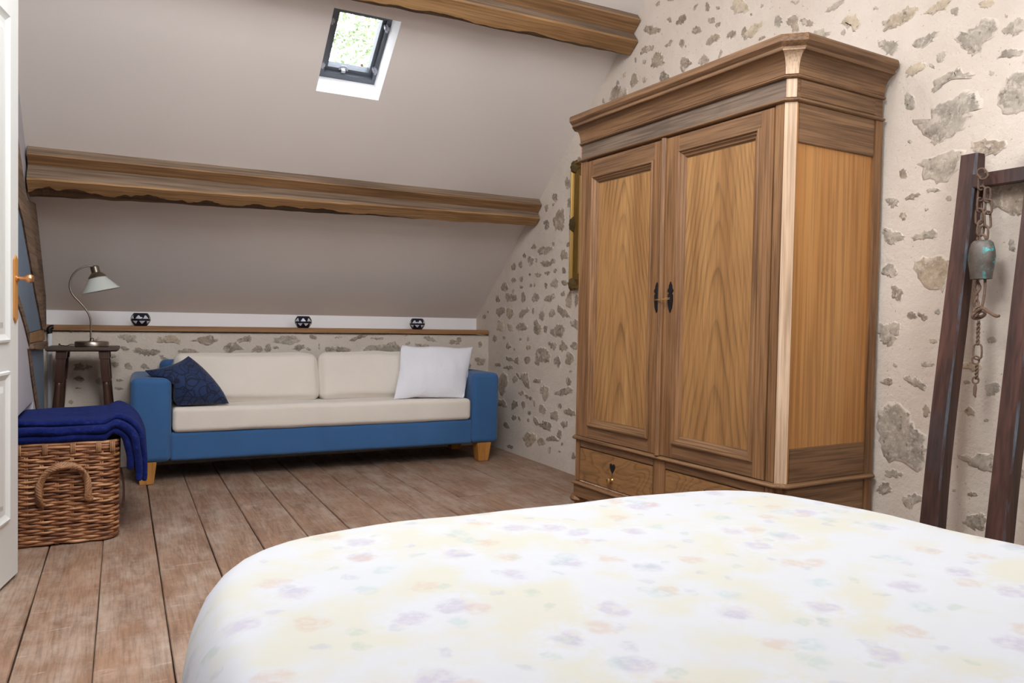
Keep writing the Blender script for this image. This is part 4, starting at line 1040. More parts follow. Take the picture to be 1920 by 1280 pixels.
loft(torus_prof(0.421, 0.010, 0.018), 'waist_moulding', MT['oak_h'])
loft(torus_prof(1.802, 0.007, 0.014), 'frieze_moulding', MT['oak_h'])
loft([(0.0, 1.809), (0.0, 1.885)], 'frieze', MT['oak_grey'], smooth=False)
cor = [(0.0, 1.880), (0.010, 1.881), (0.014, 1.886), (0.010, 1.892), (0.004, 1.894)]
for k in range(9):
    a = k / 8 * PI / 2
    cor.append((0.006 + 0.040 * (1 - math.cos(a)), 1.896 + 0.078 * math.sin(a)))
cor += [(0.048, 1.978), (0.048, 1.988), (0.052, 1.992), (0.058, 1.998), (0.062, 2.004), (0.062, 2.024), (0.058, 2.032), (0.050, 2.034)]
cor = [(o, 1.878 + (z - 1.880) * 0.91) for o, z in cor]
loft(cor, 'cornice', MT['oak_h'], smooth=True)
# paler strips on the chamfered corner: post, frieze block, cornice bracket
def chamfer_piece(prof, name, mat, y_end, wid=1.0):
    mb = MB(); rs = []
    for off, z in prof:
        t = 0.4142 * off
        if y_end == 0: p, q = Vector((CH - t, -CH - off)), Vector((-off, -t))
        else: p, q = Vector((CH - t, WW + CH + off)), Vector((-off, WW + t))
        m = (p + q) / 2; p = m + (p - m) * wid; q = m + (q - m) * wid
        nn = Vector((1, 1 if y_end == 0 else -1)).normalized() * 0.02
        rs.append([(p.x, p.y, z), (q.x, q.y, z), (q.x + nn.x, q.y + nn.y, z), (p.x + nn.x, p.y + nn.y, z)])
    mb.rings(rs)
    return mb.build(name, mat, wd)
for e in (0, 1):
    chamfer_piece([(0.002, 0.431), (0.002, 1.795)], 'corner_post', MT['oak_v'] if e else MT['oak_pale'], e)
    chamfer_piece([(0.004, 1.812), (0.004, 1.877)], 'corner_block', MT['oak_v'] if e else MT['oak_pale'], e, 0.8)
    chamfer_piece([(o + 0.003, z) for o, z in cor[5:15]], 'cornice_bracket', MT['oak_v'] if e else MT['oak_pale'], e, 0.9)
# front face boards: outer stiles, rails round the drawers
def board(x0, x1, y0, y1, z0, z1, mat, name, parent=wd, bev=0.0025):
    return MB().box(x0, x1, y0, y1, z0, z1).build(name, mat, parent, bevel=bev)
board(-0.001, 0.02, 0.001, 0.042, 0.431, 1.795, MT['oak_v'], 'stile')
board(-0.001, 0.02, 1.198, WW - 0.001, 0.431, 1.795, MT['oak_v'], 'stile')
for y0, y1 in ((0.001, 0.042), (0.578, 0.655), (1.205, WW - 0.001)):
    board(-0.002, 0.02, y0, y1, 0.205, 0.411, MT['oak_v'], 'drawer_stile')
for y0, y1 in ((0.042, 0.578), (0.655, 1.205)):
    board(-0.001, 0.02, y0, y1, 0.379, 0.411, MT['oak_h'], 'drawer_rail')
    board(-0.001, 0.02, y0, y1, 0.205, 0.214, MT['oak_pale'], 'drawer_rail')
# side face boards, both ends
for ye, s in ((-CH, -1), (WW + CH, 1)):
    a, b = (ye - 0.001, ye + 0.02) if s < 0 else (ye - 0.02, ye + 0.001)
    board(CH, CH + 0.010, a, b, 0.431, 1.795, MT['oak_side'], 'side_stile')
    board(0.468, DD, a - (0.004 if s < 0 else 0), b + (0.004 if s > 0 else 0), 0.205, 1.795, MT['oak_v'], 'side_stile')
    board(CH + 0.010, 0.468, a, b, 1.655, 1.795, MT['oak_hx'], 'side_rail')
    board(CH + 0.010, 0.468, a, b, 0.431, 0.556, MT['oak_hx'], 'side_rail')
    board(CH, 0.468, a, b, 0.205, 0.411, MT['oak_hx'], 'side_rail')
    c, d = (ye + 0.007, ye + 0.02) if s < 0 else (ye - 0.02, ye - 0.007)
    board(CH + 0.008, 0.470, c, d, 0.55, 1.66, MT['oak_side'], 'side_panel', bev=0)
    c, d = (ye - 0.003, ye + 0.01) if s < 0 else (ye - 0.01, ye + 0.003)
    board(CH + 0.012, 0.468, c, d, 1.813, 1.877, MT['oak_hx'], 'frieze_panel')
# doors
def rect_sweep(prof, y0, y1, z0, z1):
    mb = MB()
    rs = [[(x, y0 + i, z0 + i), (x, y1 - i, z0 + i), (x, y1 - i, z1 - i), (x, y0 + i, z1 - i)] for i, x in prof]
    for q in range(len(rs) - 1):
        for s in range(4):
            e = (s + 1) % 4
            mb.add([rs[q][s], rs[q][e], rs[q + 1][e], rs[q + 1][s]], [(0, 1, 2, 3)], 1 - s % 2)
    return mb
def make_door(y0, y1, py0, py1, pz0, pz1):
    z0, z1 = 0.434, 1.786
    root = MB()
    root.box(-0.006, 0.012, y0, py0, z0, z1, 0).box(-0.006, 0.012, py1, y1, z0, z1, 0)
    d = root.build('door', [MT['oak_v'], MT['oak_h']], wd)
    board(-0.0065, 0.012, py0, py1, z0, pz0, MT['oak_h'], 'rail', d, 0.001)
    board(-0.0065, 0.012, py0, py1, pz1, z1, MT['oak_h'], 'rail', d, 0.001)
    prof = [(-0.002, -0.006), (0.0, -0.014), (0.003, -0.018), (0.008, -0.018), (0.011, -0.014), (0.013, -0.010), (0.017, -0.010), (0.020, -0.006), (0.024, -0.003), (0.030, -0.001), (0.033, 0.004), (0.038, 0.006)]
    rect_sweep(prof, py0, py1, pz0, pz1).build('moulding', [MT['oak_v'], MT['oak_h']], d)
    cy, cz = (py0 + py1) / 2, (pz0 + pz1) / 2
    hy, hz = (py1 - py0) / 2, (pz1 - pz0) / 2
    p = MB().box(0.006, 0.011, -hy + 0.002, hy - 0.002, -hz + 0.002, hz - 0.002).build('panel', MT['cathedral'], d, loc=(0, cy, cz))
    return d
d_r = make_door(0.044, 0.612, 0.100, 0.535, 0.492, 1.724)
d_l = make_door(0.634, 1.196, 0.690, 1.140, 0.492, 1.708)
# astragal between the doors
rs = [[(-0.004, 0.609, z), (-0.014, 0.609, z), (-0.021, 0.614, z), (-0.024, 0.622, z), (-0.021, 0.630, z), (-0.014, 0.636, z), (-0.004, 0.636, z)] for z in (0.432, 1.788)]
MB().rings(rs).build('astragal', MT['oak_v'], wd, smooth=True, angle=35)
# iron escutcheons and the wire that ties them
esc = [(0, -0.068), (0.009, -0.045), (0.012, -0.015), (0.012, 0.012), (0.006, 0.020), (0.013, 0.026), (0.014, 0.034), (0.008, 0.042), (0.007, 0.055), (0, 0.072)]
esc = esc + [(-u, v) for u, v in reversed(esc[1:-1])]
for yy, dd in ((0.566, d_r), (0.652, d_l)):
    MB().prism(esc, lambda u, v, q: (q, yy + u * 1.25, 1.110 + v * 0.95), -0.0105, -0.005).build('lock_plate', MT['iron'], dd, bevel=0.001)
mb = MB()
for dz in (0.0, 0.005):
    mb.tube([(-0.010, 0.568, 1.104 + dz), (-0.022, 0.576, 1.102 + dz), (-0.029, 0.605, 1.100), (-0.031, 0.622, 1.100 + dz * 0.5), (-0.029, 0.640, 1.100), (-0.020, 0.648, 1.101 + dz), (-0.010, 0.654, 1.102 + dz)], 0.0016, 6)
mb.build('tie_wire', MT['brass'], wd, smooth=True)
# drawers with heart inlay and knob
heart = []
for k in range(24):
    a = 2 * PI * k / 24
    heart.append((0.00145 * 16 * math.sin(a) ** 3 * 0.9, 0.0018 * (13 * math.cos(a) - 5 * math.cos(2 * a) - 2 * math.cos(3 * a) - math.cos(4 * a)) - (0.012 if abs(a - PI) < 0.05 else 0)))
for y0, y1, cy in ((0.045, 0.575, 0.330), (0.658, 1.202, 0.940)):
    dw = MB().box(-0.003, 0.017, y0 - (y0 + y1) / 2, y1 - (y0 + y1) / 2, 0.216 - 0.295, 0.3745 - 0.295).build('drawer', MT['oak_swirl'], wd, bevel=0.002, loc=(0, (y0 + y1) / 2, 0.295))
    lc = cy - (y0 + y1) / 2
    MB().prism(heart, lambda u, v, q: (q, lc + u, 0.022 + v), -0.0042, -0.001).build('heart_inlay', MT['iron'], dw)
    MB().lathe([(0.010, 0.0), (0.006, 0.006), (0.007, 0.012), (0.015, 0.018), (0.015, 0.024), (0.009, 0.029), (0.003, 0.030)], (-0.003, lc + 0.002, -0.035), 16, 0, axx).build('knob', MT['brass'], dw, smooth=True)
# bun feet
for (fx, fy) in ((0.035, -0.005), (0.035, WW + 0.005), (DD - 0.05, 0.02), (DD - 0.05, WW - 0.02)):
    MB().lathe([(0.022, 0.0), (0.036, 0.012), (0.045, 0.040), (0.040, 0.066), (0.026, 0.080), (0.028, 0.090), (0.046, 0.098), (0.052, 0.108), (0.046, 0.120), (0.040, 0.129)], (fx, fy, 0.001), 24).build('foot', MT['oak_v'], wd, smooth=True)

# ================================================================== GILT FRAME behind the wardrobe
gf = empty('picture_frame', (XR - 0.004, 3.97, 1.62), 0, 'ornate gilt picture frame half hidden behind the wardrobe', 'picture frame')
y0, y1, z0, z1 = -0.24, 0.25, -0.405, 0.41
prof = [(0.0, -0.004), (0.0, -0.030), (0.006, -0.040), (0.014, -0.042), (0.020, -0.034), (0.028, -0.026), (0.044, -0.022), (0.060, -0.030), (0.090, -0.026), (0.108, -0.012), (0.118, -0.006)]
rect_sweep(prof, y0, y1, z0, z1).build('moulding', MT['gilt'], gf)
MB().box(-0.010, -0.005, y0 + 0.11, y1 - 0.11, z0 + 0.11, z1 - 0.11).build('picture', MT['paper'], gf)
for (cy, cz, ry, rz) in ((y1 - 0.03, z1 - 0.03, 0.042, 0.045), (y1 - 0.03, z0 + 0.03, 0.042, 0.045), (y0 + 0.03, z1 - 0.03, 0.042, 0.045), (y0 + 0.03, z0 + 0.03, 0.042, 0.045), (y1 - 0.018, 0.01, 0.026, 0.055), (y0 + 0.018, 0.01, 0.026, 0.055)):
    mb = MB(); vs = []
    nu, nv = 18, 8
    rs = []
    for i in range(nv):
        t = i / (nv - 1)
        ring = []
        for k in range(nu):
            a = 2 * PI * k / nu
            lob = 1 + 0.14 * math.cos(6 * a)
            r = (1 - t ** 1.6 * 0.98) * lob
            ring.append((-0.020 - 0.030 * math.sin(t * PI / 2) - 0.004 * math.cos(6 * a + t * 9) * (1 - t), cy + r * ry * math.cos(a), cz + r * rz * math.sin(a)))
        rs.append(ring)
    mb.rings(rs, True, False, True)
    mb.build('ornament', MT['gilt_dark'], gf, smooth=True, angle=60)

# ================================================================== SOFA
sf = empty('sofa', (1.228, 5.12, 0.0), R(-0.9), 'long blue sofa with square arms, cream cushions and orange legs', 'sofa')
def sbx(x0, x1, y0, y1, z0, z1, r, name, mat, bulge=(0, 0, 0), rot=None, wob=0.0, seed=0, nseg=6):
    mb = rounded_box(x1 - x0, y1 - y0, z1 - z0, r, nseg, 4, bulge, wob, seed)
    o = mb.build(name, mat, sf, smooth=True, angle=60, loc=((x0 + x1) / 2, (y0 + y1) / 2, (z0 + z1) / 2))
    if rot: o.rotation_euler = rot
    return o
YF = -0.30            # sofa front in its own frame
AL0, AL1, AR0, AR1 = -1.178, -0.962, 0.962, 1.168
sbx(AL0, AL1, YF, 0.345, 0.132, 0.625, 0.035, 'arm', MT['blue_fabric'], (0.004, 0.004, 0.004), wob=0.002)
sbx(AR0, AR1, YF, 0.345, 0.132, 0.625, 0.035, 'arm', MT['blue_fabric'], (0.004, 0.004, 0.004), wob=0.002, seed=4)
sbx(AL1 - 0.006, AR0 + 0.006, YF + 0.012, 0.30, 0.132, 0.304, 0.02, 'base', MT['blue_fabric'], (0, 0.003, 0), wob=0.002, nseg=12)
sbx(AL1 - 0.05, AR0 + 0.05, 0.20, 0.345, 0.20, 0.705, 0.04, 'backrest', MT['blue_fabric'], wob=0.002, nseg=12)
sbx(AL1 + 0.006, AR0 - 0.012, YF - 0.006, 0.26, 0.302, 0.452, 0.028, 'seat_cushion', MT['cream_fabric'], (0.002, 0.006, 0.006), wob=0.004, nseg=14)
cu = sbx(AL1 + 0.02, -0.062, -0.105, 0.095, 0.430, 0.744, 0.045, 'back_cushion', MT['cream_fabric'], (0.012, 0.030, 0.012), (R(-17), 0, R(0.5)), 0.012, 2, 8)
cu = sbx(-0.048, AR0 - 0.02, -0.105, 0.095, 0.430, 0.750, 0.045, 'back_cushion', MT['cream_fabric'], (0.012, 0.030, 0.012), (R(-17), 0, R(-0.5)), 0.012, 7, 8)
for x, y in ((-1.09, -0.235), (1.065, -0.235), (-1.09, 0.28), (1.065, 0.28)):
    mb = MB()
    mb.rings([[(x + sx * w, y + sy * w, z) for sx, sy in ((-1, -1), (1, -1), (1, 1), (-1, 1))] for w, z in ((0.037, 0.001), (0.052, 0.134))])
    mb.build('leg', MT['orange_wood'], sf, bevel=0.003)

# --- scatter pillows
def pillow(name, corners, thick, mat, pinch=0.05, n=22, post=None, seed=0.0, wr=0.006, pt=None, pr=None):
    c = [Vector(p) for p in corners]           # bottom-left, bottom-right, top-right, top-left
    org = sum(c, Vector()) / 4
    nrm = (c[1] - c[0]).cross(c[3] - c[0]).normalized()
    mb = MB(); vs = {}; vl = []; fs = []
    for side in (1, -1):
        for i in range(n + 1):
            for j in range(n + 1):
                edge = i in (0, n) or j in (0, n)
                if side < 0 and edge: continue
                u, v = -math.cos(PI * i / n), -math.cos(PI * j / n)
                pu = u * (1 - (pr if pr is not None and u > 0 else pinch) * (1 - v * v))
                pv = v * (1 - (pt if pt is not None and v > 0 else pinch) * (1 - u * u))
                a, b = (pu + 1) / 2, (pv + 1) / 2
                p = c[0] * (1 - a) * (1 - b) + c[1] * a * (1 - b) + c[2] * a * b + c[3] * (1 - a) * b
                h = ((1 - u ** 2) * (1 - v ** 2)) ** 0.55 * thick / 2
                p = p + nrm * side * h
                p += noise.noise_vector(p * 7 + Vector((seed, 0, side))) * wr
                p += nrm * (wr * 0.8 * noise.noise((p.x * 26 + seed, p.z * 5, side)) * (1 - abs(u * v)))
                if post: p = post(p)
                vs[(side, i, j)] = len(vl)
                if edge: vs[(-1, i, j)] = len(vl)
                vl.append(p - org)
    for side in (1, -1):
        for i in range(n):
            for j in range(n):
                fs.append(tuple(vs[(side, *q)] for q in ((i, j), (i + 1, j), (i + 1, j + 1), (i, j + 1))))
    mb.add(vl, fs)
    return mb.build(name, mat, None, smooth=True, angle=180, loc=org)
pw = pillow('scatter_pillow', [(1.625, 4.855, 0.462), (2.135, 4.835, 0.460), (2.262, 4.985, 0.800), (1.728, 5.00, 0.815)], 0.12, MT['white_linen'], 0.03, 30, None, 3.0, 0.012)
tag(pw, 'plain white square pillow leaning on the right end of the blue sofa', 'pillow', 'scatter pillows on the sofa')
def navy():
    t = NT('navy_embroidered_cloth')
    v = t.coords((1, 1, 1))
    vo = t.node('ShaderNodeTexVoronoi', feature='F1'); vo.inputs['Scale'].default_value = 8.5
    t.link(v, vo.inputs['Vector'])
    rings = t.math('FRACT', t.math('MULTIPLY', vo.outputs['Distance'], 5.0))
    l1 = t.ramp(rings, [(0.0, 1.0), (0.10, 1.0), (0.16, 0.0), (0.9, 0.0), (0.96, 1.0)])
    v2 = t.node('ShaderNodeTexVoronoi', feature='DISTANCE_TO_EDGE'); v2.inputs['Scale'].default_value = 15
    t.link(v, v2.inputs['Vector'])
    l2 = t.ramp(v2.outputs['Distance'], [(0.02, 1.0), (0.05, 0.0)])
    f = t.math('MAXIMUM', l1, l2)
    c = t.mix(f, (0.012, 0.030, 0.095), (0.005, 0.009, 0.03))
    t.color(c).set(0.75, 0, 0.3, 0.2)
    t.bump(f, 0.4, 0.003)
    return t.mat
MT['navy'] = navy()
def over_arm(p):
    # the arm of the sofa occupies x < 0.272, z < 0.627: the corner folds up over it
    if p.x < 0.275 and p.z < 0.64:
        if p.z > 0.60 or p.x < 0.20: p = Vector((p.x, p.y, max(p.z, 0.633 + 0.02 * max(0.0, p.z - 0.58))))
        else: p = Vector((0.276, p.y, p.z))
    if p.z < 0.462: p = Vector((p.x, p.y, 0.462 + (p.z - 0.462) * 0.05))
    return p
pn = pillow('scatter_pillow', [(0.305, 4.855, 0.452), (0.588, 4.875, 0.455), (0.360, 4.965, 0.748), (0.125, 4.925, 0.668)], 0.18, MT['navy'], 0.0, 26, over_arm, 9.0, 0.006, 0.12, -0.22)
tag(pn, 'navy embroidered pillow with one corner folded over the left sofa arm', 'pillow', 'scatter pillows on the sofa')

# ================================================================== VASES on the shelf
def vase_mat():
    t = NT('navy_white_glaze')
    tc = t.node('ShaderNodeTexCoord')
    sp = t.node('ShaderNodeSeparateXYZ'); t.link(tc.outputs['Object'], sp.inputs[0])
    an = t.math('ARCTAN2', sp.outputs['Y'], sp.outputs['X'])
    w = t.math('SINE', t.math('MULTIPLY', an, 8.0))
    z = sp.outputs['Z']
    # a white band above and below the belt, cut by navy scallops
    def band(z0, z1, s):
        a = t.math('GREATER_THAN', z, z0); b = t.math('LESS_THAN', z, z1)
        inb = t.math('MULTIPLY', a, b)
        lim = t.math('ADD', (z0 + z1) / 2, t.math('MULTIPLY', w, (z1 - z0) * 0.55))
        cut = t.math('LESS_THAN', t.math('MULTIPLY', t.math('SUBTRACT', z, lim), s), 0.0)
        return t.math('MULTIPLY', inb, cut)
    f = t.math('MAXIMUM', band(0.048, 0.070, 1.0), band(0.016, 0.034, -1.0))
    t.color(t.mix(f, (0.006, 0.007, 0.022), (0.62, 0.63, 0.68))).set(0.2, 0, 0.6)
    return t.mat
MT['vase'] = vase_mat()
VP = [(0.034, 0.0), (0.039, 0.002), (0.055, 0.026), (0.060, 0.036), (0.060, 0.054), (0.055, 0.066), (0.044, 0.082), (0.041, 0.085), (0.038, 0.083), (0.050, 0.064), (0.054, 0.045), (0.030, 0.010)]
labels = ['navy and white patterned bowl at the left end of the shelf, nearest the lamp',
          'navy and white patterned bowl standing midway along the shelf',
          'navy and white patterned bowl at the right end of the shelf, above the white pillow']
v0 = None
for (x, sc), lb in zip(((0.112, 1.0), (1.170, 1.0), (2.043, 0.99)), labels):
    if v0 is None:
        v0 = MB().lathe(VP, (0, 0, 0), 32).build('patterned_bowl', MT['vase'], smooth=True, angle=35); o = v0
    else:
        o = v0.copy(); COL.objects.link(o)
    o.location = (x, 5.56, 0.9185); o.scale = (sc, sc, sc); o.rotation_euler = (0, 0, x * 3)
    tag(o, lb, 'bowl', 'patterned bowls along the shelf')

# ================================================================== SIDE TABLE and LAMP
st = empty('side_table', (-0.198, 5.20, 0.0), R(-1.5), 'small dark wooden side table with splayed legs beside the sofa', 'table')
mb = MB()
mb.rings([[(-0.187 + i, -0.15 + i, z), (0.187 - i, -0.15 + i, z), (0.187 - i, 0.15 - i, z), (-0.187 + i, 0.15 - i, z)] for i, z in ((0.012, 0.772), (0.0, 0.780), (0.0, 0.792), (0.004, 0.797))])
mb.build('tabletop', MT['walnut_top'], st)
for sx, sy in ((-1, -1), (1, -1), (1, 1), (-1, 1)):
    top = Vector((sx * 0.108, sy * 0.10, 0.772)); bot = Vector((sx * 0.165, sy * 0.135, 0.0))
    mb = MB()
    def at(t): return top.lerp(bot, t)
    sq = lambda t, w: [at(t) + Vector((a * w, b * w, 0)) for a, b in ((-1, -1), (1, -1), (1, 1), (-1, 1))]
    mb.rings([sq(0.0, 0.027), sq(0.055, 0.027), sq(0.058, 0.023), sq(0.225, 0.023), sq(0.235, 0.019)])
    rs = []
    for t, r in ((0.235, 0.018), (0.245, 0.021), (0.26, 0.0205), (0.45, 0.023), (0.7, 0.021), (0.93, 0.015), (1.0, 0.013)):
        c = at(t); rs.append([c + Vector((r * math.cos(2 * PI * k / 16), r * math.sin(2 * PI * k / 16), 0)) for k in range(16)])
    mb.rings(rs)
    mb.build('leg', MT['walnut'], st, smooth=True, angle=35)
lm = empty('table_lamp', (-0.158, 5.19, 0.797), 0, 'curved metal desk lamp with a white glass bell shade on the side table', 'lamp')
MB().lathe([(0.088, 0.0), (0.0915, 0.004), (0.0915, 0.024), (0.089, 0.029), (0.082, 0.031), (0.020, 0.033), (0.012, 0.036), (0.011, 0.048), (0.007, 0.052)], seg=40).build('base', MT['nickel'], lm, smooth=True, angle=35)
pts = [(-0.006, 0.050), (-0.006, 0.12), (-0.009, 0.17), (-0.028, 0.215), (-0.062, 0.262), (-0.098, 0.305), (-0.115, 0.350), (-0.110, 0.400), (-0.085, 0.445), (-0.048, 0.472), (-0.012, 0.481), (0.022, 0.482)]
def smooth_pts(p, k=5):
    out = []
    for i in range(len(p) - 1):
        p0, p1, p2, p3 = [Vector(p[max(0, min(len(p) - 1, i + d))]) for d in (-1, 0, 1, 2)]
        for j in range(k):
            t = j / k
            out.append(0.5 * ((2 * p1) + (p2 - p0) * t + (2 * p0 - 5 * p1 + 4 * p2 - p3) * t * t + (3 * p1 - p0 - 3 * p2 + p3) * t ** 3))
    out.append(Vector(p[-1]))
    return out
MB().tube(smooth_pts([(x, 0, z) for x, z in pts]), 0.0052, 10).build('stem', MT['nickel'], lm, smooth=True)
tilt = Matrix.Rotation(R(-14), 3, 'Y')
hd = Vector((0.012, 0.0, 0.478))
MB().lathe([(0.018, 0.006), (0.024, 0.0), (0.024, -0.034), (0.030, -0.038), (0.048, -0.058), (0.050, -0.064), (0.044, -0.066), (0.010, -0.060)], hd, 28, 0, tilt).build('socket', MT['nickel'], lm, smooth=True, angle=35)
MB().lathe([(0.036, -0.050), (0.044, -0.064), (0.060, -0.085), (0.080, -0.112), (0.099, -0.137), (0.1065, -0.146), (0.1045, -0.148), (0.096, -0.138), (0.076, -0.112), (0.056, -0.087), (0.040, -0.066), (0.030, -0.056)], hd, 40, 0, tilt).build('lamp_shade', MT['opal'], lm, smooth=True, angle=60)
MB().lathe([(0.012, -0.058), (0.014, -0.075), (0.022, -0.092), (0.024, -0.105), (0.018, -0.120), (0.006, -0.127)], hd, 20, 0, tilt).build('bulb', MT['opal'], lm, smooth=True)
MB().tube(smooth_pts([(-0.088, 0.0, 0.010), (-0.11, 0.0, 0.012), (-0.13, 0.01, 0.003), (-0.15, 0.03, 0.004), (-0.165, 0.08, 0.003), (-0.18, 0.16, 0.0035), (-0.185, 0.20, -0.1), (-0.187, 0.22, -0.5), (-0.187, 0.23, -0.75)]), 0.0026, 6).build('cord', MT['dark_gap'], lm, smooth=True)

# --- white pipe in the corner
pp = empty('wall_pipe', (-0.392, 5.452, 0.0), 0, 'white vertical pipe with a dark elbow in the left corner behind the side table', 'pipe')
MB().tube([(0, 0, 0.0), (0, 0, 0.872)], 0.0135, 14).build('tube', MT['pipe'], pp, smooth=True, angle=50)
MB().tube(smooth_pts([(0, 0, 0.866), (-0.004, 0, 0.886), (-0.004, 0.0, 0.895), (0.006, 0.005, 0.905), (0.016, 0.008, 0.906)], 4), 0.0145, 12).build('elbow', MT['iron'], pp, smooth=True, angle=50)

# ================================================================== BASKET
def wicker_mat():
    t = NT('brown_wicker')
    v = t.coords((1, 1, 1))
    sp = t.node('ShaderNodeSeparateXYZ'); t.link(t.node('ShaderNodeTexCoord').outputs['Object'], sp.inputs[0])
    cmb = t.coords((9, 9, 60))
    n1 = t.noise(cmb, 1.0, 2, 0.5)
    c = t.ramp(n1, [(0.28, (0.09, 0.032, 0.016)), (0.42, (0.22, 0.085, 0.038)), (0.55, (0.36, 0.155, 0.065)), (0.70, (0.58, 0.32, 0.16))])
    n2 = t.noise(v, 160, 2)
    c = t.mix(0.35, c, t.ramp(n2, [(0.3, 0.5), (0.6, 1.0)]), 'MULTIPLY')
    t.color(c).set(0.45, 0, 0.45)
    t.bump(n2, 0.2, 0.002)
    return t.mat
MT['wicker'] = wicker_mat()
MT['wicker_pale'] = wood('pale_willow', (0.22, 0.10, 0.045), (0.35, 0.175, 0.085), (0.48, 0.28, 0.15), 'z', 2.0, 0.5, 0.3, 0.2)
BX, BY, HW, HL, BH = -0.211, 4.045, 0.199, 0.305, 0.428
bk = empty('wicker_basket', (BX, BY, 0.0), 0, 'large brown wicker basket with a rope handle, standing under the blue blanket', 'basket')
def rr_path(hw, hl, r, step):
    pts = []
    segs = [((hw, -hl + r), (hw, hl - r), 0), ((-hw, hl - r), (-hw, -hl + r), 0)]
    def line(a, b):
        n = max(1, int(math.dist(a, b) / step))
        for k in range(n): pts.append((a[0] + (b[0] - a[0]) * k / n, a[1] + (b[1] - a[1]) * k / n))
    def arc(cx, cy, a0):
        n = max(2, int(r * PI / 2 / step))
        for k in range(n):
            a = a0 + PI / 2 * k / n; pts.append((cx + r * math.cos(a), cy + r * math.sin(a)))
    line((hw, -hl + r), (hw, hl - r)); arc(hw - r, hl - r, 0)
    line((hw - r, hl), (-hw + r, hl)); arc(-hw + r, hl - r, PI / 2)
    line((-hw, hl - r), (-hw, -hl + r)); arc(-hw + r, -hl + r, PI)
    line((-hw + r, -hl), (hw - r, -hl)); arc(hw - r, -hl + r, 1.5 * PI)
    q = int(len(pts) * 0.36)
    return pts[q:] + pts[:q]
NST = 34
mb = MB()
rows = 35
for j in range(rows):
    z = 0.012 + j * (BH - 0.03) / (rows - 1)
    big = j < 3 or j > rows - 3
    base = rr_path(HW, HL, 0.055, 0.0085)
    n = len(base)
    flare = 0.985 + 0.015 * z / BH
    pts = []
    rad = []
    for k, (x, y) in enumerate(base):
        t = k / n
        ph = 2 * PI * NST / 2 * t + (j % 2) * PI
        nx, ny = x, y
        # outward direction
        cx = max(-(HW - 0.055), min(HW - 0.055, x)); cy = max(-(HL - 0.055), min(HL - 0.055, y))
        d = Vector((x - cx, y - cy)); d.normalize()
        o = (0.0050 if not big else 0.004) * math.sin(ph)
        zz = z + 0.0012 * noise.noise((t * 40, j * 3.7, 0)) + 0.0013 * math.sin(ph * 0.5 + j * 1.3)
        pts.append((x * flare + d.x * o, y * flare + d.y * o, zz))
        rad.append((0.0061 if not big else 0.0068) * (0.88 + 0.22 * (0.5 + 0.5 * math.sin(ph))))
    mb.tube(pts, rad, 6, True)
w = mb.build('weave', MT['wicker'], bk, smooth=True, angle=180); w['kind'] = 'stuff'
mb = MB()
base = rr_path(HW - 0.002, HL - 0.002, 0.053, 0.004)
for k in range(NST):
    x, y = base[int((k + 0.25) / NST * len(base)) % len(base)]
    for q in (-0.004, 0.004):
        tx = Vector((-(y), x)).normalized() * q if abs(abs(x) - HW) > 0.06 and abs(abs(y) - HL) > 0.06 else Vector((q if abs(abs(y) - HL) < 0.01 else 0, q if abs(abs(x) - HW) < 0.01 else 0))
        mb.tube([(x * 0.985 + tx.x, y * 0.985 + tx.y, 0.004), (x + tx.x, y + tx.y, BH - 0.012)], 0.0042, 5)
s_ = mb.build('stakes', MT['wicker'], bk, smooth=True, angle=180); s_['kind'] = 'stuff'
mb = MB().prism(rr_path(HW - 0.012, HL - 0.012, 0.045, 0.02), lambda u, v, q: (u * 0.985, v * 0.985, q), 0.006, BH - 0.015)  # solid dark core added to block sight through the weave
mb.build('dark_core', MT['dark_gap'], bk)
# lid with a wrapped edge
mb = MB()
for dz, r in ((0.0, 0.008), (0.014, 0.008)):
    mb.tube([(x, y, BH - 0.006 + dz) for x, y in rr_path(HW + 0.003, HL + 0.003, 0.056, 0.012)], r, 6, True)
mb.build('lid_rim', MT['wicker'], bk, smooth=True, angle=180)
MB().prism(rr_path(HW - 0.006, HL - 0.006, 0.05, 0.02), lambda u, v, q: (u, v, q), BH - 0.01, BH + 0.006).build('lid', MT['wicker'], bk)
for x in (-0.17, -0.075, 0.028, 0.125, 0.178):
    mb = MB()
    for q in (-0.007, 0.0, 0.007):
        mb.tube([(x + q, -HL - 0.002, BH - 0.036), (x + q, -HL - 0.012, BH - 0.030), (x + q, -HL - 0.014, BH + 0.004), (x + q, -HL - 0.004, BH + 0.012), (x + q, -HL + 0.02, BH + 0.010)], 0.0036, 6)
    mb.build('binding', MT['wicker_pale'], bk, smooth=True, angle=180)
# rope-twisted handle
arch = smooth_pts([(-0.092, 0.010, 0.176), (-0.100, -0.020, 0.192), (-0.103, -0.030, 0.225), (-0.098, -0.034, 0.275), (-0.070, -0.036, 0.325), (-0.020, -0.036, 0.350), (0.035, -0.036, 0.340), (0.070, -0.034, 0.298), (0.080, -0.030, 0.240), (0.078, -0.022, 0.205), (0.090, 0.010, 0.190)], 8)
mb = MB()
L = 0
prev = None
frames = []
for i, p in enumerate(arch):
    t = (arch[min(i + 1, len(arch) - 1)] - arch[max(i - 1, 0)]).normalized()
    a = t.cross(Vector((0, 1, 0))).normalized(); b = t.cross(a)
    if i: L += (arch[i] - arch[i - 1]).length
    frames.append((p, a, b, L))
for s in range(5):
    mb.tube([p + Vector((0.007, -HL, 0)) + (a * math.cos(l / 0.0082 + s * 2 * PI / 5) + b * math.sin(l / 0.013 * 1.15 + s * 2 * PI / 5)) * 0.0090 for p, a, b, l in frames], 0.0066, 6)
mb.build('handle', MT['wicker_pale'], bk, smooth=True, angle=180)
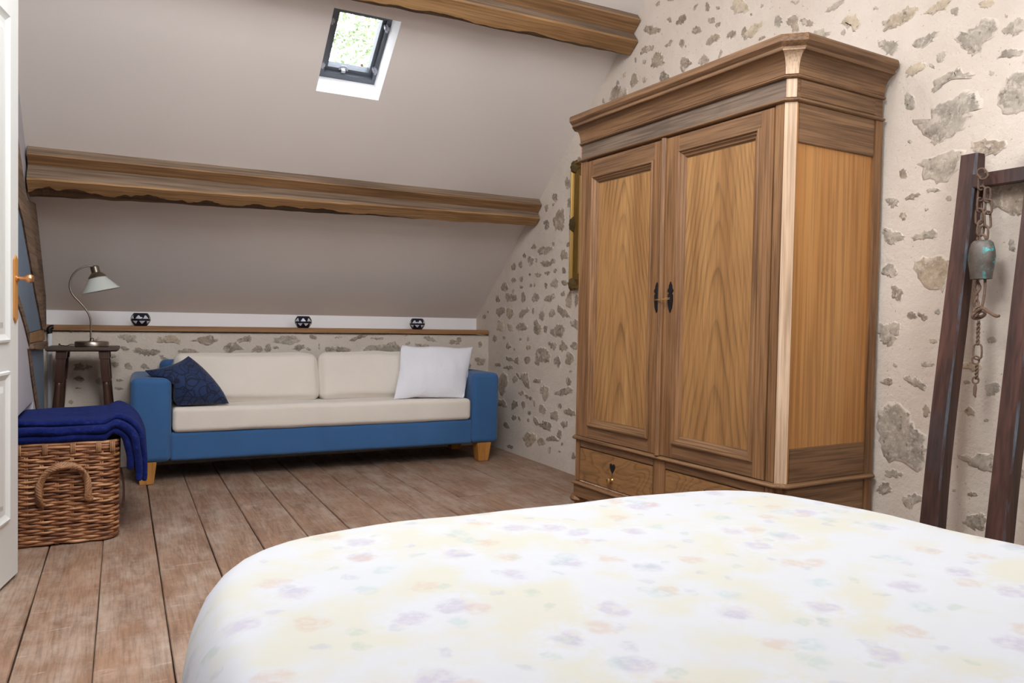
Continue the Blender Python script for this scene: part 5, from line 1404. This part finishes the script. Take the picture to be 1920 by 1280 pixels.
MB().tube(smooth_pts([(HW + 0.010, -0.20, 0.30), (HW + 0.022, -0.215, 0.24), (HW + 0.024, -0.22, 0.18), (HW + 0.020, -0.218, 0.12)]), 0.005, 6).build('strap', MT['walnut'], bk, smooth=True)

# ================================================================== BLANKET on the basket
def blanket_mat():
    t = NT('royal_blue_mohair')
    v = t.coords()
    n1 = t.noise(v, 40, 5, 0.7)
    c = t.ramp(n1, [(0.3, (0.004, 0.008, 0.06)), (0.55, (0.006, 0.013, 0.105)), (0.8, (0.03, 0.043, 0.18))])
    t.color(c).set(0.95, 0, 0.1, 0.10)
    t.b.inputs['Sheen Roughness'].default_value = 0.5
    t.b.inputs['Sheen Tint'].default_value = (0.3, 0.4, 1.0, 1)
    t.bump(t.math('ADD', t.noise(v, 220, 3, 0.7), n1), 0.8, 0.006)
    return t.mat
MT['blanket'] = blanket_mat()
mb = MB()
# three folded layers: (offset above the basket, thickness, front y, back y, end z)
for li, (d, th, yf, yb, ze) in enumerate(((0.030, 0.034, 3.722, 4.34, 0.30), (0.062, 0.036, 3.715, 4.36, 0.245), (0.092, 0.030, 3.760, 4.37, 0.235))):
    path = []
    for k in range(17): path.append((-0.413 + (0.413 - 0.055) * k / 16, BH + d, (0, 1)))
    cx, cz, rr = -0.050, BH - 0.012, 0.012 + d + 0.028
    for k in range(1, 9):
        a = PI / 2 - PI / 2 * k / 8
        path.append((cx + (rr + 0.008) * math.cos(a), cz + rr * math.sin(a), (math.cos(a), math.sin(a))))
    for k in range(1, 11):
        z = cz + (ze - cz) * k / 10
        path.append((cx + rr + 0.008 + 0.012 * math.sin(k / 10 * 2.2), z, (1, 0)))
    rs = []
    m = 16
    for pi_, (x, z, nn) in enumerate(path):
        drop = max(0.0, (pi_ - 18) / 17)
        f_ = yf + 0.02 * drop + 0.010 * noise.noise((pi_ * 0.15, li * 5, 1))
        b_ = yb - 0.30 * drop
        ring = []
        tt = th * (1.0 - 0.25 * drop) / 2 * (0.55 if pi_ == len(path) - 1 else 1)
        for k in range(2 * m):
            if k < m:      # outer side front to back
                u = k / (m - 1); y = f_ + (b_ - f_) * (u ** 1.6)
                e = math.sin(min(1.0, u * 9) * PI / 2) if u < 0.5 else math.sin(min(1.0, (1 - u) * 9) * PI / 2)
                o = tt * (0.15 + 0.85 * e)
                yy = y
            else:
                u = 1 - (k - m) / (m - 1); y = f_ + (b_ - f_) * (u ** 1.6)
                e = math.sin(min(1.0, u * 9) * PI / 2) if u < 0.5 else math.sin(min(1.0, (1 - u) * 9) * PI / 2)
                o = -tt * (0.15 + 0.85 * e)
            wv = 0.006 * noise.noise((x * 9 + li * 3, y * 9, z * 9)) + (0.010 * noise.noise((x * 3, y * 3.5, li + z * 3)) if li == 2 else 0)
            ring.append((x + nn[0] * (o + wv), y + 0.005 * noise.noise((x * 12, z * 12, li)), z + nn[1] * (o + wv)))
        rs.append(ring)
    mb.rings(rs)
bl = mb.build('blanket', MT['blanket'], smooth=True, angle=180)
md = bl.modifiers.new('soft', 'SUBSURF'); md.levels = 1; md.render_levels = 2
tag(bl, 'royal blue woolly blanket folded over the top of the wicker basket', 'blanket')

# ================================================================== BED
bd = empty('bed', (0.880, 0.60, 0.0), 0, 'large double bed in the foreground under the pale flowered duvet', 'bed')
bx0, bx1, by0, by1 = -0.80, 0.78, -1.22, 1.10
m_ = rounded_box(1.34, 1.80, 0.19, 0.05, 4, 3).build('mattress', MT['white_linen'], bd, smooth=True, loc=(0.0, 0.0, 0.39))
MB().box(-0.66, 0.66, -0.9, 0.9, 0.20, 0.295).build('bed_frame', MT['walnut_top'], bd, bevel=0.006)
for sx in (-0.6, 0.6):
    for sy in (-0.84, 0.84):
        MB().lathe([(0.025, 0.0), (0.032, 0.10), (0.034, 0.199)], (sx, sy, 0.001), 16).build('leg', MT['walnut'], bd, smooth=True)
MB().box(-0.78, 0.78, -1.13, -1.09, 0.15, 0.95).build('headboard', MT['walnut_top'], bd, bevel=0.01)
def duvet_mat():
    t = NT('pale_flowered_cotton')
    v = t.coords()
    base = t.ramp(t.noise(v, 6.5, 3, 0.5), [(0.44, (0.4869, 0.4941, 0.5094)), (0.58, (0.4905, 0.4761, 0.4131))])
    def dabs(scale, seed, col, r, amt, stretch=(1, 1, 1)):
        nonlocal base
        mp = t.node('ShaderNodeMapping'); mp.inputs['Location'].default_value = (seed, seed * 1.3, 0); mp.inputs['Scale'].default_value = stretch
        t.link(v, mp.inputs[0])
        wob = t.node('ShaderNodeTexNoise'); wob.inputs['Scale'].default_value = 28; wob.inputs['Detail'].default_value = 3
        t.link(mp.outputs[0], wob.inputs['Vector'])
        ad = t.node('ShaderNodeMix', data_type='VECTOR'); ad.inputs[0].default_value = 0.045
        t.link(mp.outputs[0], ad.inputs[4]); t.link(wob.outputs['Color'], ad.inputs[5])
        vo = t.node('ShaderNodeTexVoronoi', feature='F1'); vo.voronoi_dimensions = '2D'; vo.inputs['Scale'].default_value = scale
        t.link(ad.outputs[1], vo.inputs['Vector'])
        m = t.ramp(vo.outputs['Distance'], [(r * 0.55, amt), (r, 0.0)])
        br = t.ramp(t.noise(v, 55, 3, 0.6), [(0.36, 0.25), (0.56, 1.0)])
        base = t.mix(t.math('MULTIPLY', m, br), base, col)
    dabs(5.6, 3.1, (0.4941, 0.5022, 0.531), 0.42, 0.9)
    dabs(5.6, 3.1, (0.369, 0.3249, 0.4059), 0.17, 0.6, (1, 1, 1))
    dabs(5.2, 11.7, (0.4572, 0.3465, 0.2808), 0.15, 0.55)
    dabs(5.0, 23.2, (0.3393, 0.4131, 0.4131), 0.13, 0.5)
    dabs(7.0, 31.4, (0.3393, 0.3465, 0.4059), 0.10, 0.45)
    dabs(6.0, 47.9, (0.369, 0.4131, 0.3618), 0.09, 0.6)
    t.color(base).set(0.9, 0, 0.15, 0.1)
    t.bump(t.noise(v, 1400, 1), 0.1, 0.001)
    return t.mat
MT['duvet'] = duvet_mat()
# outline of the duvet seen from above (superellipse), hanging over all sides
mb = MB()
NA = 120
def outline(a):
    ex = 5.19
    c, s = math.cos(a), math.sin(a)
    r = (abs(c) ** ex + abs(s) ** ex) ** (-1 / ex)
    x = 0.890 + 0.822 * r * c
    y = 0.60 + 1.092 * r * s
    return Vector((x, y))
cen = Vector((0.890, 0.60))
def top_h(x, y):
    h = 0.546 + 0.007 * noise.noise((x * 1.9, y * 1.9, 2.0)) + 0.005 * noise.noise((x * 4.3, y * 4.3, 5.0))
    h += 0.022 * math.exp(-((x - 1.634) ** 2 / 0.10 + (y - 0.75) ** 2 / 0.16))
    return h
prof = [(0.016, 0.06), (0.008, 0.16), (0.000, 0.28), (-0.004, 0.37)]   # outward offset, height of the hanging side
RD = 0.10
rs = []
for off, z in prof:
    ring = []
    for k in range(NA):
        a = 2 * PI * k / NA
        p = outline(a); d = (p - cen).normalized()
        wv = 0.014 * math.sin(a * 17 + 1.5 * math.sin(a * 3)) * (1 - z / 0.40) + 0.012 * noise.noise((p.x * 5, p.y * 5, z * 3)) * (1 - z / 0.40)
        q = p + d * (off + wv)
        ring.append((q.x, q.y, z))
    rs.append(ring)
for k2 in range(9):                            # rounded shoulder
    b = PI / 2 * k2 / 8
    ring = []
    for k in range(NA):
        a = 2 * PI * k / NA
        p = outline(a); d = (p - cen).normalized()
        q = p - d * (RD * (1 - math.cos(b)) + 0.004)
        h = top_h(q.x, q.y)
        ring.append((q.x, q.y, 0.40 + (h - 0.40) * math.sin(b)))
    rs.append(ring)
for sc in (0.95, 0.88, 0.80, 0.70, 0.60, 0.48, 0.36, 0.24, 0.12, 0.04):
    ring = []
    for k in range(NA):
        a = 2 * PI * k / NA
        p = outline(a); d = (p - cen)
        q = cen + (d - d.normalized() * (RD + 0.004)) * sc
        ring.append((q.x, q.y, top_h(q.x, q.y)))
    rs.append(ring)
mb.rings(rs, True, False, True)
dv = mb.build('duvet', MT['duvet'], smooth=True, angle=180)
tag(dv, 'pale cream duvet with faint lilac and orange flowers spread over the bed', 'duvet')

def worn_edge():
    t = NT('worn_blue_grey_edge')
    n = t.noise(t.coords((1, 1, 0.18)), 22, 5, 0.7)
    t.color(t.ramp(n, [(0.40, (0.055, 0.024, 0.018)), (0.52, (0.075, 0.08, 0.095)), (0.72, (0.16, 0.18, 0.215))])).set(0.6, 0, 0.3)
    t.bump(n, 0.4, 0.004)
    return t.mat
MT['worn_edge'] = worn_edge()
# ================================================================== DARK TIMBER FRAME leaning on the wall
lf = empty('timber_frame', (2.395, 1.50, 0.0), 0, 'dark wooden frame of two posts and a crossbar leaning on the stone wall', 'frame')
def post(y1, seed):
    mb = MB(); rs = []
    for k in range(25):
        t = k / 24; z = 0.002 + 1.600 * t
        x = 0.0 + 0.190 * t
        w = 0.062 - 0.006 * t + 0.003 * noise.noise((t * 4, seed, 0)); dep = 0.052 + 0.004 * noise.noise((t * 5, seed, 4))
        yy = y1 - 0.010 * t - 0.002 + 0.005 * noise.noise((t * 3, seed, 9))
        c = 0.006 + 0.003 * noise.noise((t * 12, seed, 3))
        rs.append([(x, yy, z), (x, yy - w + c, z), (x + c, yy - w, z), (x + dep, yy - w, z), (x + dep, yy, z)])
    mb.rings(rs)
    o = mb.build('post', [MT['dark_post'], MT['worn_edge']], lf)
    for i in range(24): o.data.polygons[i * 5 + 1].material_index = 1
    return o
post(0.146, 1.0); post(-0.076, 8.0)
MB().box(0.176, 0.206, -0.125, 0.095, 1.480, 1.527).build('crossbar', MT['dark_post'], lf, bevel=0.003)

# ================================================================== OLD BELL on its chain
be = empty('cow_bell', (2.545, 1.529, 1.36), 0, 'old metal cow bell with turquoise paint traces hanging from a rusty chain', 'bell')
def bellmat():
    t = NT('old_bell_metal')
    v = t.coords()
    n = t.noise(v, 26, 5, 0.6)
    c = t.ramp(n, [(0.3, (0.09, 0.072, 0.06)), (0.6, (0.14, 0.12, 0.105)), (0.8, (0.20, 0.175, 0.155))])
    sp = t.node('ShaderNodeSeparateXYZ'); t.link(t.node('ShaderNodeTexCoord').outputs['Object'], sp.inputs[0])
    n2 = t.noise(v, 34, 4, 0.7)
    edge = t.ramp(t.math('ABSOLUTE', sp.outputs['Y']), [(0.018, 0.0), (0.034, 1.0)])
    m = t.math('MULTIPLY', t.ramp(n2, [(0.54, 0.0), (0.60, 1.0)]), edge)
    c = t.mix(m, c, (0.05, 0.42, 0.42))
    t.color(c).set(0.5, 0.35, 0.4)
    t.bump(n, 0.4, 0.004)
    return t.mat
MT['bell'] = bellmat()
prof = [(0.010, -0.062), (0.026, -0.064), (0.034, -0.072), (0.040, -0.095), (0.0425, -0.118), (0.041, -0.140), (0.036, -0.170), (0.0335, -0.192), (0.030, -0.192), (0.032, -0.168), (0.037, -0.130), (0.030, -0.080)]
MB().lathe(prof, (0, -0.003, 0), 28, 0, None, 0.78, 1.0).build('bell_body', MT['bell'], be, smooth=True, angle=50)
def link_(c, ln, wd_, rad, rot, tilt_=0.0):
    pts = []
    for k in range(16):
        a = 2 * PI * k / 16
        u = wd_ * math.cos(a); v = (ln - wd_) * (1 if math.sin(a) >= 0 else -1) * (0 if abs(math.sin(a)) < 1e-6 else 1) + wd_ * math.sin(a)
        p = Vector((0, u, v))
        p = Matrix.Rotation(tilt_, 3, 'X') @ (Matrix.Rotation(rot, 3, 'Z') @ p)
        pts.append(p + Vector(c))
    return MB().tube(pts, rad, 7, True)
z = 0.165
chain = []
specs = [((-0.002, 0.004, 0.158), 0.020, 0.013, 0.3, -0.6), ((0.004, 0.012, 0.128), 0.022, 0.009, 1.3, 0), ((0.006, 0.010, 0.094), 0.024, 0.010, 0.25, 0.1), ((0.004, 0.013, 0.056), 0.024, 0.010, 1.35, 0), ((0.0, 0.010, 0.018), 0.026, 0.011, 0.3, 0), ((0.0, 0.004, -0.022), 0.026, 0.012, 1.2, 0.1),
         ((0.010, -0.008, 0.088), 0.024, 0.010, 1.1, 0), ((0.012, -0.012, 0.048), 0.024, 0.010, 0.2, 0), ((0.010, -0.012, 0.006), 0.028, 0.011, 1.2, -0.1), ((0.002, -0.006, -0.040), 0.026, 0.013, 0.1, 0)]
for c, ln, w_, r0, tl in specs:
    link_(c, ln, w_, 0.0036, r0, tl).build('chain_link', MT['rust'], be, smooth=True, angle=180)
MB().tube([(0, 0.014 * math.cos(a), -0.060 + 0.016 * math.sin(a)) for a in [PI * k / 10 for k in range(11)]], 0.0042, 8).build('loop', MT['rust'], be, smooth=True)
mb = MB()
for s in (0, PI):
    mb.tube([(0.004 * math.sin(k * 0.9 + s), 0.014 - 0.004 * k / 20 + 0.005 * math.cos(k * 0.9 + s) - (0.012 if s else 0) * (1 - k / 20), -0.170 - 0.155 * k / 20) for k in range(21)], 0.0042, 7)
mb.tube(smooth_pts([(0, -0.016, -0.180), (0, -0.017, -0.235), (-0.004, -0.010, -0.290), (-0.008, 0.006, -0.318)]), 0.0045, 7)
mb.build('strap', MT['rust'], be, smooth=True, angle=180)
mb = MB()
mb.tube([(-0.010 * math.cos(a * 1.0), 0.000 + 0.016 * math.cos(a + 0.6), -0.312 + 0.012 * math.sin(a)) for a in [2 * PI * k / 20 for k in range(20)]], 0.0045, 7, True)
mb.tube([(-0.008 * math.cos(a), -0.002 + 0.014 * math.cos(a), -0.300 - 0.016 * math.sin(a)) for a in [2 * PI * k / 20 for k in range(20)]], 0.004, 7, True)
mb.build('knot', MT['rust'], be, smooth=True, angle=180)
MB().tube(smooth_pts([(-0.010, 0.002, -0.300), (-0.016, -0.022, -0.290), (-0.020, -0.044, -0.302), (-0.022, -0.066, -0.314), (-0.022, -0.080, -0.315)]), [0.0055] * 12 + [0.0058] * 6 + [0.0045] * 3, 8).build('toggle', MT['rust'], be, smooth=True)
for z0_, ln, n_ in ((-0.330, 0.082, 16), (-0.474, 0.052, 12)):
    mb = MB()
    for s in (0, PI):
        mb.tube([(0.0034 * math.sin(k * 1.1 + s), 0.0034 * math.cos(k * 1.1 + s), z0_ - ln * k / n_) for k in range(n_ + 1)], 0.0034, 6)
    mb.build('twisted_wire', MT['rust'], be, smooth=True, angle=180)
link_((0, 0.0, -0.434), 0.026, 0.0135, 0.0032, 0.1).build('ring', MT['rust'], be, smooth=True, angle=180)
link_((0, 0.005, -0.462), 0.013, 0.010, 0.003, 0.5).build('ring', MT['rust'], be, smooth=True, angle=180)
link_((0, 0.003, -0.530), 0.011, 0.009, 0.003, 0.4).build('ring', MT['rust'], be, smooth=True, angle=180)
MB().tube([(0, 0.003, -0.538), (0, 0.003, -0.556), (0, 0.004, -0.580), (0, 0.0, -0.588)], [0.003, 0.006, 0.005, 0.002], 7).build('wire_end', MT['rust'], be, smooth=True)

# ================================================================== OUTSIDE: lawn and a tree beyond the roof window
MB().box(-30, 40, 7.0, 45, -3.1, -3.0).build('ground', plain('lawn', (0.13, 0.2, 0.06), 0.9)); bpy.data.objects['ground']['kind'] = 'structure'
tr = empty('tree', (3.5, 12.5, -3.0), 0, 'leafy green tree outside, seen through the small roof window', 'tree')
MB().tube([(0, 0, 0), (0.1, 0.05, 2.0), (-0.05, 0.1, 4.5), (0.1, 0.0, 7.0)], [0.28, 0.22, 0.17, 0.08], 12).build('trunk', MT['beam_bark'], tr, smooth=True)
mb = MB()
cl = [(random.gauss(0, 0.9), random.gauss(0, 0.8), 8.7 + random.gauss(0, 0.75)) for _ in range(46)]
for cx, cy, cz in cl:
    for _ in range(70):
        p = Vector((cx + random.gauss(0, 0.26), cy + random.gauss(0, 0.26), cz + random.gauss(0, 0.2)))
        a = Vector((random.uniform(-1, 1), random.uniform(-1, 1), random.uniform(-0.6, 0.6))).normalized()
        b = a.orthogonal().normalized(); s = random.uniform(0.05, 0.09)
        c_ = a.cross(b) * 0.012
        mb.add([p - a * s, p + b * s * 0.45 + c_, p + a * s, p - b * s * 0.45 + c_], [(0, 1, 2), (0, 2, 3)])
lv = mb.build('foliage', plain('leaf_green', (0.30, 0.37, 0.22), 0.6), tr); lv['kind'] = 'stuff'
for i in range(7):
    a = i * 0.9
    MB().tube([(0, 0.05, 4.3 + 0.3 * i), (0.5 * math.cos(a), 0.5 * math.sin(a), 5.4 + 0.3 * i), (1.1 * math.cos(a), 1.0 * math.sin(a), 6.4 + 0.3 * i)], [0.07, 0.05, 0.02], 7).build('branch', MT['beam_bark'], tr, smooth=True)
